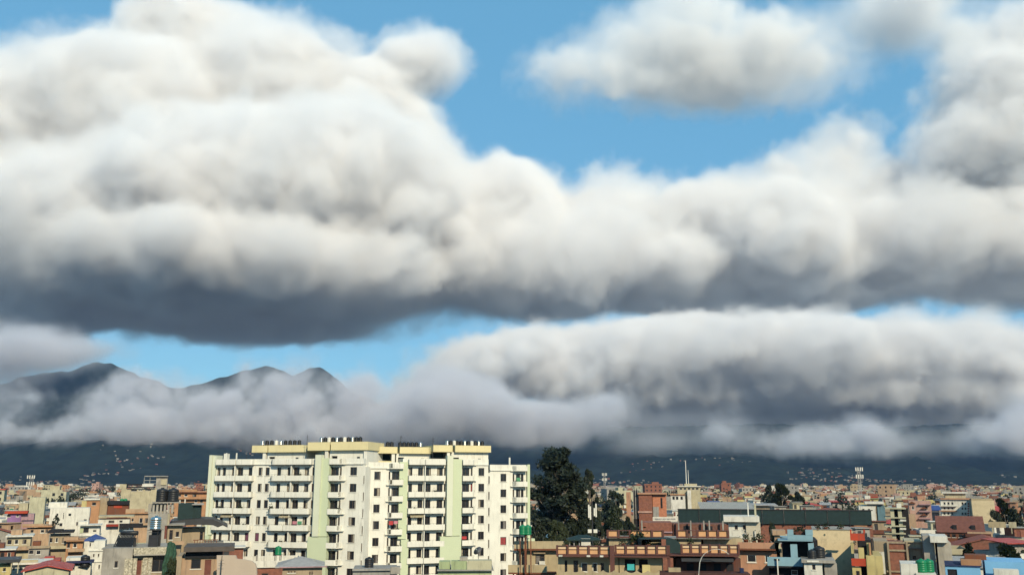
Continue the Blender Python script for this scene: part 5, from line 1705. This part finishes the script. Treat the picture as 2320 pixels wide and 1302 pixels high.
# ---------------------------------------------------------------- the quarter around: houses one by one
MARK = [(145, 1165, 'the long white terrace house'), (40, 1165, 'the purple house'), (80, 1200, 'the peach terraced house'), (200, 1200, 'the lime-cornered white house'), (312, 1170, 'the rounded orange house'),
        (432, 1120, 'the double-balcony orange house'), (312, 1104, 'the dark-canopied cream house'), (362, 1090, 'the steel-framed tower'), (232, 1140, 'the blank tan house'), (265, 1140, 'the dark red shed'),
        (207, 1136, 'the white-banded orange house'), (82, 1135, 'the blank cream house'), (255, 1178, 'the laundry-roofed house'), (217, 1250, 'the narrow blue-roofed house'), (120, 1285, 'the red-gabled house'),
        (60, 1280, 'the ribbon-windowed house'), (366, 1140, 'the twin-tank stair tower'), (430, 1160, 'the green shed'), (68, 1090, 'the left telecom mast'), (150, 1128, 'the round tree'),
        (1262, 1100, 'the tall eucalyptus'), (1470, 1145, 'the brick building'), (1557, 1105, 'the masted skyline building'), (1630, 1146, 'the corrugated roof'), (1750, 1168, 'the green netted hall'),
        (1770, 1120, 'the broad skyline tree'), (1948, 1085, 'the right telecom mast'), (1975, 1150, 'the white-and-blue stepped house'), (2035, 1170, 'the galleried house'), (2088, 1160, 'the ornate pink house'),
        (2168, 1150, 'the white hotel'), (2228, 1155, 'the tan windowless house'), (2180, 1200, 'the dormered brown house'), (2272, 1160, 'the hotel-side trees'), (2240, 1275, 'the sky blue house'),
        (1700, 1190, 'the slab-roofed white hut'), (1890, 1230, 'the stained cream wall'), (1800, 1230, 'the steel blue house'), (1960, 1240, 'the yellow-and-red house'), (2125, 1230, 'the concrete stair tower'), (1500, 1110, 'the slim far mast')]
LABELS = set()


def short(pre, lab):
    """a label of at most 16 words for what stands on that house's roof"""
    w_ = (pre + lab).split()
    return ' '.join(w_) if len(w_) <= 16 else ' '.join((pre + lab.replace(', brown bands', '').replace(' with a ', ', ').replace(' with ', ', ')).split()[:16])



def describe(px, py, Y, colour, fl, fe):
    num = {2: 'two', 3: 'three', 4: 'four', 5: 'five', 6: 'six'}[fl]
    for mx, my, nm in sorted(MARK, key=lambda m: (m[0] - px) ** 2 + 9 * (m[1] - py) ** 2):
        dx = px - mx
        rels = []
        if abs(dx) > 10: rels.append('right of' if dx > 0 else 'left of')
        rels.append('behind' if py < my else 'in front of')
        for rel in rels:
            for core in (f'{colour} house {fe} {rel} {nm}', f'{num}-storey {colour} house {fe} {rel} {nm}'):
                if core not in LABELS and len(core.split()) <= 16:
                    LABELS.add(core)
                    return core
    return None


tA = rA.location
HOUSES = []
q = random.Random(77)
TBLOCK = [(at(470, 1180, 160).x, at(1205, 1180, 190).x + 2, 158, 196)]
VIS = []
for (a, b, y0, y1) in FOOT:
    VIS.append((PW / 2 + a / y0 * F - 2, PW / 2 + b / y0 * F + 2, y0, 1320 if y0 < 195 else 1095 + F * (CAMZ - 14.2) / y0))
LEFTPAL = ['peach'] * 5 + ['orange'] * 3 + ['cream'] * 4 + ['white'] * 4 + ['pale'] * 3 + ['pink'] * 2 + ['salmon'] * 2 + ['brick'] * 2 + ['tan'] * 2 + ['concrete'] + ['mauve'] + ['lime']
RIGHTPAL = ['white'] * 4 + ['cream'] * 5 + ['pale'] * 3 + ['peach'] * 2 + ['brick'] * 3 + ['tan'] * 3 + ['pink'] * 2 + ['yellow'] + ['concrete'] * 3 + ['salmon'] * 2 + ['grey'] * 2 + ['skyblue']
row = 140.
count = 0
while row < 640 and count < 275:
    step = 13.5 + row * .010
    x = -row * .60 - 6
    while x < row * .60 + 6:
        w, d = q.uniform(6.5, 12.5), q.uniform(8, 12)
        y = row + q.uniform(-4, 4)
        x0 = x
        x += w + q.uniform(.6, 3.2)
        px0, px1 = PW / 2 + x0 / y * F, PW / 2 + (x0 + w) / y * F
        if px1 < -25 or px0 > PW + 25: continue
        if y > 172 and px0 > 486 and px1 < 1190: continue
        if any(x0 < b + 1 and x0 + w > a - 1 and y < e + 1 and y + d > c - 1 for a, b, c, e in FOOT + TBLOCK): continue
        fl = q.choice((3, 3, 4, 4, 4, 5)) if y > 190 else q.choice((3, 4, 4))
        if px1 > 1205 and px0 < 1440 and y < 330: continue
        while fl >= 2:
            top = fl * 2.95 + 3.3
            pyt = 1095 + F * (CAMZ - top) / y
            if all(not (px0 < b and px1 > a and y < yy and pyt < vb) for a, b, yy, vb in VIS): break
            fl -= 1
        if fl < 2: continue
        # leave out what nothing of would show: too low for the picture, or hidden behind the near foreground
        if pyt > 1296: continue
        if any(a < px0 and px1 < b and yy < y - 4 and pyt > vbt + 6 for a, b, yy, vbt in [(v[0], v[1], v[2], 1205) for v in VIS if v[2] < 160]): continue
        pal = LEFTPAL if px0 < 600 else RIGHTPAL
        colour = q.choice(pal)
        feat = {}
        k = q.random()
        if k < .16:
            feat['roof'] = q.choice((('gable', REDSH, 1.7), ('hip', REDSH, 1.6), ('gabley', TERRA, 1.8), ('hip', BLUESH, 1.5), ('mono', SHEET, .8), ('gable', SHEET, 1.3)))
            fe = {REDSH: 'with a red pitched roof', TERRA: 'with a tiled gable roof', BLUESH: 'with a blue hip roof', SHEET: 'with a grey sheet roof'}[feat['roof'][1]]
        elif k < .42:
            feat['balcony'] = q.choice(('full', 'part'))
            feat['stair'] = True
            fe = 'with long balconies' if feat['balcony'] == 'full' else 'with short balconies'
        elif k < .55:
            feat['blank'] = colour in ('brick', 'concrete', 'tan', 'grey', 'pale')
            feat['stair'] = q.random() < .6
            fe = 'with blank walls' if feat['blank'] else 'with plain windows'
        elif k < .66:
            feat['shed'] = q.choice((SHEET, REDSH, BLUESH, DARKSH))
            feat['stair'] = False
            fe = 'with a ' + {SHEET: 'grey', REDSH: 'red', BLUESH: 'blue', DARKSH: 'dark'}[feat['shed']] + ' roof shed'
        elif k < .8:
            feat['posts'] = True
            feat['stair'] = q.random() < .5
            fe = 'with bare column stubs'
        else:
            feat['stair'] = True
            fe = 'with a roof stair head'
        if q.random() < .3 and colour not in ('white',): feat['trim'] = 'white' if q.random() < .6 else 'brick'
        if feat.get('trim') == 'brick': fe = fe.replace(' with a ', ' with brown bands and a ', 1) if False else fe + ', brown bands'
        lab = describe((px0 + px1) / 2, pyt + 12, y, CN[colour], fl, fe)
        if lab is None: continue
        rz = -.7 * math.atan2(x0, y) + R(q.gauss(0, 7)) + (R(q.choice((-28, 25, 35))) if q.random() < .2 else 0)
        city_house(x0, y, w, d, fl, colour, rz, feat, label=lab, group='town houses of the quarter', seed=count)
        HOUSES.append((x0, y, w, d))
        count += 1
        if 'roof' not in feat and q.random() < .5:
            c_ = q.choice(('black', 'black', 'black', 'steel', 'white', 'green'))
            lx, ly = w * q.uniform(.6, .85), d * .3
            wx, wy = x0 + lx * math.cos(rz) - ly * math.sin(rz), y + lx * math.sin(rz) + ly * math.cos(rz)
            tank((wx, wy, fl * 2.95 + .2), c_, short(f'{c_} tank on the ', lab), q.uniform(.9, 1.25), q.choice((0, .8, 1.4)))
        if q.random() < .12:
            mast((x0 + w / 2, y + d / 2, fl * 2.95 + .2), q.uniform(2.5, 4), short('aerial on the ', lab), .05)
    row += step
YMAX = row

# ---------------------------------------------------------------- the city beyond, too many to count
FARPAL = [P(c) for c in ('white', 'cream', 'pale', 'peach', 'orange', 'pink', 'salmon', 'tan', 'grey', 'yellow')] + [BRICKM, CONC, ROOFTOP, GLASS, REDSH, BLUESH, BLACKP]
nC, iR, iG = 12, 12, 13


def build_far():
    q = random.Random(5)
    V, Fc, mi = [], [], []

    def bx(x0, x1, y0, y1, z0, z1, m, rz=0., mt=None):
        k = len(V)
        cx, cy, c, s = (x0 + x1) / 2, (y0 + y1) / 2, math.cos(rz), math.sin(rz)
        for z in (z0, z1):
            for y in (y0, y1):
                for x in (x0, x1): V.append((cx + (x - cx) * c - (y - cy) * s, cy + (x - cx) * s + (y - cy) * c, z))
        Fc.extend(tuple(k + i for i in f) for f in ((4, 5, 7, 6), (0, 1, 5, 4), (2, 6, 7, 3), (0, 4, 6, 2), (1, 3, 7, 5)))
        mi.extend((m if mt is None else mt, m, m, m, m))
    y = YMAX - 20
    while y < 3350:
        pitch = 15 + (y - 500) * .0055
        x = -y * .60 - 20
        while x < y * .60 + 20:
            w, d = q.uniform(7, 13) * (1 + y / 6000), q.uniform(8, 13)
            x0, y0 = x, y + q.uniform(-6, 6)
            x += w + q.uniform(1, 7 + y * .004)
            px = PW / 2 + x0 / y0 * F
            if 495 < px < 1175: continue
            if any(x0 < b + 1 and x0 + w > a - 1 and y0 < e and y0 + d > c for a, b, c, e in FOOT): continue
            h = q.choice((6, 9, 9, 12, 12, 12, 15, 15)) + q.uniform(-.6, .8)
            if q.random() < .015: h = q.uniform(18, 24)
            m = q.choice((0, 0, 1, 1, 2, 3, 5, 7, 7, 8, 8, 8, 9, 10, 10, 10, 10, 11, 11, 11, 11)) if px > 800 else q.choice((0, 0, 0, 1, 1, 2, 3, 3, 4, 5, 6, 7, 8, 8, 10, 10, 11, 11))
            rz = -.7 * math.atan2(x0, y0) + q.gauss(0, .2)
            bx(x0, x0 + w, y0, y0 + d, 0, h, m, rz, iR)
            if y < 1500:
                bx(x0 - .3, x0 + w + .3, y0 - .3, y0, h - .2, h + .8, m, rz * 0 + rz)
                for fl in range(1, 4):
                    z = h - fl * 2.95 + .9
                    if z < 1: break
                    n = max(2, int(w / 3))
                    for i in range(n):
                        if q.random() < .25: continue
                        u = x0 + w * (i + .5) / n
                        c, s = math.cos(rz), math.sin(rz)
                        cx, cy = x0 + w / 2, y0 + d / 2
                        k = len(V)
                        yl = y0 - .06 - cy
                        for uu, zz in ((u - .6, z), (u + .6, z), (u + .6, z + 1.35), (u - .6, z + 1.35)):
                            V.append((cx + (uu - cx) * c - yl * s, cy + (uu - cx) * s + yl * c, zz))
                        Fc.append((k, k + 1, k + 2, k + 3))
                        mi.append(iG)
            if q.random() < .6:
                sx = x0 + q.uniform(.1, .5) * w
                bx(sx, sx + w * .4, y0 + d * .4, y0 + d * .8, h, h + q.uniform(2, 2.8), m if q.random() < .7 else q.randrange(nC), rz)
            if q.random() < .35:
                sx = x0 + q.uniform(.5, .85) * w
                bx(sx, sx + 1.2, y0 + 2, y0 + 3.2, h + .4, h + 2, q.choice((16, 16, 8, 0)), rz)
            elif q.random() < .12:
                bx(x0 - .4, x0 + w + .4, y0 - .4, y0 + d + .4, h, h + .5, q.choice((14, 14, 15)), rz)
        y += pitch
    o = mesh_obj('distant_city', V, Fc, FARPAL, None, mi)
    tag(o, 'dense far houses of the city out to the foot of the hills', 'city', None, 'stuff')
    # houses on the lower slopes
    V, Fc, mi = [], [], []
    for i in range(4500):
        y = 3250 + 1500 * q.random() ** 1.6
        x = q.uniform(-.6, .6) * y
        if noise.noise(Vector((x / 420, y / 380, 4.))) < -.02 + (y - 3300) / 5500: continue
        z = hill_z(x, y)
        w = q.uniform(4, 11)
        h = q.uniform(1.5, 6)
        bx(x, x + w, y, y + 10, z - 6, z + h, q.choice((11, 12, 12, 12, 10)), q.gauss(0, .4), iR)
    o = mesh_obj('hillside_houses', V, Fc, FARPAL, None, mi)
    tag(o, 'scattered pale houses on the lower hill slopes', 'houses', None, 'stuff')
    # trees between the far houses
    LV, LF = [], []
    for i in range(900):
        y = q.uniform(330, 2600)
        x = q.uniform(-.6, .6) * y
        px = PW / 2 + x / y * F
        if 495 < px < 1175: continue
        r_, zc = q.uniform(2.5, 6), q.uniform(9, 17)
        for c in range(5):
            c_ = Vector((x + q.gauss(0, r_ * .5), y + q.gauss(0, r_ * .5), zc + q.gauss(0, 1.5)))
            for k_ in range(26):
                d_ = Vector((q.gauss(0, 1), q.gauss(0, 1), q.gauss(0, .8))).normalized() * r_ * .55 * q.random() ** .4
                p = c_ + d_
                a = Vector((q.gauss(0, 1), q.gauss(0, 1), q.gauss(0, 1))).normalized()
                b = a.orthogonal().normalized()
                s = q.uniform(.5, 1.)
                k = len(LV)
                LV += [tuple(p - a * s), tuple(p + b * s * .6), tuple(p + a * s), tuple(p - b * s * .6)]
                LF.append((k, k + 1, k + 2, k + 3))
        k = len(LV)
        LV += [(x - .3, y, 0), (x + .3, y, 0), (x + .2, y, zc), (x - .2, y, zc)]
        LF.append((k, k + 1, k + 2, k + 3))
    o = mesh_obj('distant_trees', LV, LF, LEAF)
    tag(o, 'dark tree crowns scattered between the far houses', 'trees', None, 'stuff')


build_far()
print('HOUSES', count, 'to', YMAX, 'objects', len(bpy.data.objects))
